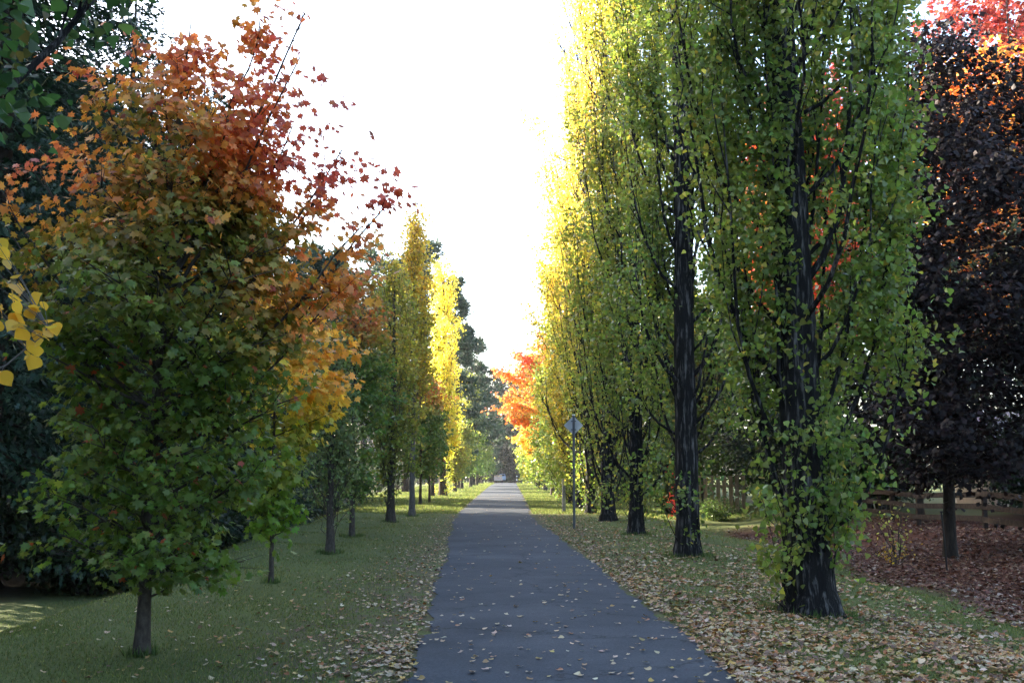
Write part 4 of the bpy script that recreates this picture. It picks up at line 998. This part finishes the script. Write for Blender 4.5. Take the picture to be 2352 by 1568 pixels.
# leafy bank
def d_b(x, y): return np.clip((x + .5 * np.sin(y * .9) - 6.8) / .9, 0, 1) * np.clip((41 - y) / 3, 0, 1)
x, y = sample(60000, 6.4, 17, 11, 42, d_b, 7)
BK = np.array([(.13, .05, .030), (.07, .028, .02), (.22, .13, .08), (.34, .26, .20), (.16, .07, .035)])
litter('leaves_on_bank', x, y, .02, .085, [5, 4, 2.5, 1.6, 3], 8, 'red brown fallen leaves blanketing the bank below the rail fence', pal_=BK, flat=.5)
# grass blades
def blades(n, x0, x1, y0, y1, dens, seed, label, h=.05):
    x, y = sample(n, x0, x1, y0, y1, dens, seed); r = np.random.default_rng(seed + 1); n = len(x)
    P = np.stack([x, y, ground_z(x, y) - .004], 1); hh = h * r.uniform(.5, 1.35, n) * (1 + .02 * y)
    ax = np.stack([r.normal(0, .45, n), r.normal(0, .45, n), np.ones(n)], 1); no = np.stack([r.normal(0, .4, n), -np.ones(n), r.normal(0, .2, n)], 1)
    T = np.array([(-.11, 0, 0), (.11, 0, 0), (.02, 1, 0)])
    V, F = leaves(P, ax, no, hh, T)
    c = jitter(lerpcol(.5 + .35 * cl(x, y, .5) * 0 + r.normal(0, .25, n), [(0, (.058, .080, .028)), (.6, (.105, .135, .042)), (1, (.20, .19, .08))]), r, .2)
    o = mesh('grass', V, F, M_grass, None, np.repeat(c, 3, 0)); tag(o, label, 'grass', kind='stuff')
blades(150000, -9.5, -.8, 7, 48, lambda x, y: np.where(x < xl(y) - .05, np.clip((xl(y) - x) / .9, .25, 1) * (.4 + .6 * cl(x, y, .6, 1)), 0), 20, 'short green lawn grass left of the path', .030)
tb_ = [(G(px, py), r_, n_) for px, py, r_, n_ in [(325, 1500, .16, 160), (622, 1344, .14, 120), (758, 1268, .3, 300), (808, 1228, .35, 260), (897, 1200, .3, 200), (946, 1182, .3, 200), (1860, 1402, .55, 500), (1580, 1280, .5, 420), (1462, 1229, .5, 350)]]
TP = []; rgb = np.random.default_rng(77)
for (cx_, cy_), r_, n_ in tb_:
    a = rgb.random(n_) * 6.283; q = r_ * (.55 + .5 * rgb.random(n_)); TP.append(np.stack([cx_ + q * np.cos(a), cy_ + q * np.sin(a)], 1))
TP = np.concatenate(TP); n_ = len(TP); P = np.c_[TP, ground_z(TP[:, 0], TP[:, 1]) - .01]
V, F = leaves(P, np.stack([rgb.normal(0, .35, n_), rgb.normal(0, .35, n_), np.ones(n_)], 1), rgb.normal(0, 1, (n_, 3)), rgb.uniform(.06, .14, n_), np.array([(-.07, 0, 0), (.07, 0, 0), (.0, 1, 0)]))
tag(mesh('long_grass', V, F, M_grass, None, np.repeat(jitter(lerpcol(rgb.random(n_), [(0, (.035, .07, .02)), (1, (.09, .13, .04))]), rgb), 3, 0)), 'longer unmown grass round the feet of the trunks', 'grass', kind='stuff')
blades(110000, 1.2, 8.2, 7, 48, lambda x, y: np.where(x > xr(y) + .05, (.25 + .75 * cl(x, y, .6, 3)) * np.clip((8.0 - x) / 1, 0, 1), 0), 22, 'short green grass under the leaves right of the path', .036)

blades(150000, -11, 11, 46, 178, lambda x, y: np.where((x < xl(y) - .1) | (x > xr(y) + .1), .9, 0), 24, 'sunlit grass of the far verges', .05)

# ================================================================ HAZE
hm = bpy.data.materials.new('thin_haze'); hm.use_nodes = True
n_ = hm.node_tree; n_.nodes.remove(n_.nodes['Principled BSDF'])
pv = n_.nodes.new('ShaderNodeVolumePrincipled'); pv.inputs['Density'].default_value = HAZE; pv.inputs['Color'].default_value = (.90, .94, 1.0, 1); pv.inputs['Anisotropy'].default_value = .4
n_.links.new(pv.outputs[0], n_.nodes['Material Output'].inputs['Volume'])
b = Boxes(); b.box((0, 410, 18), (820, 1000, 42))
hz = b.obj('haze', hm); tag(hz, 'thin bluish evening haze over the far end of the path', 'haze', kind='stuff')
sc.cycles.volume_bounces = 0
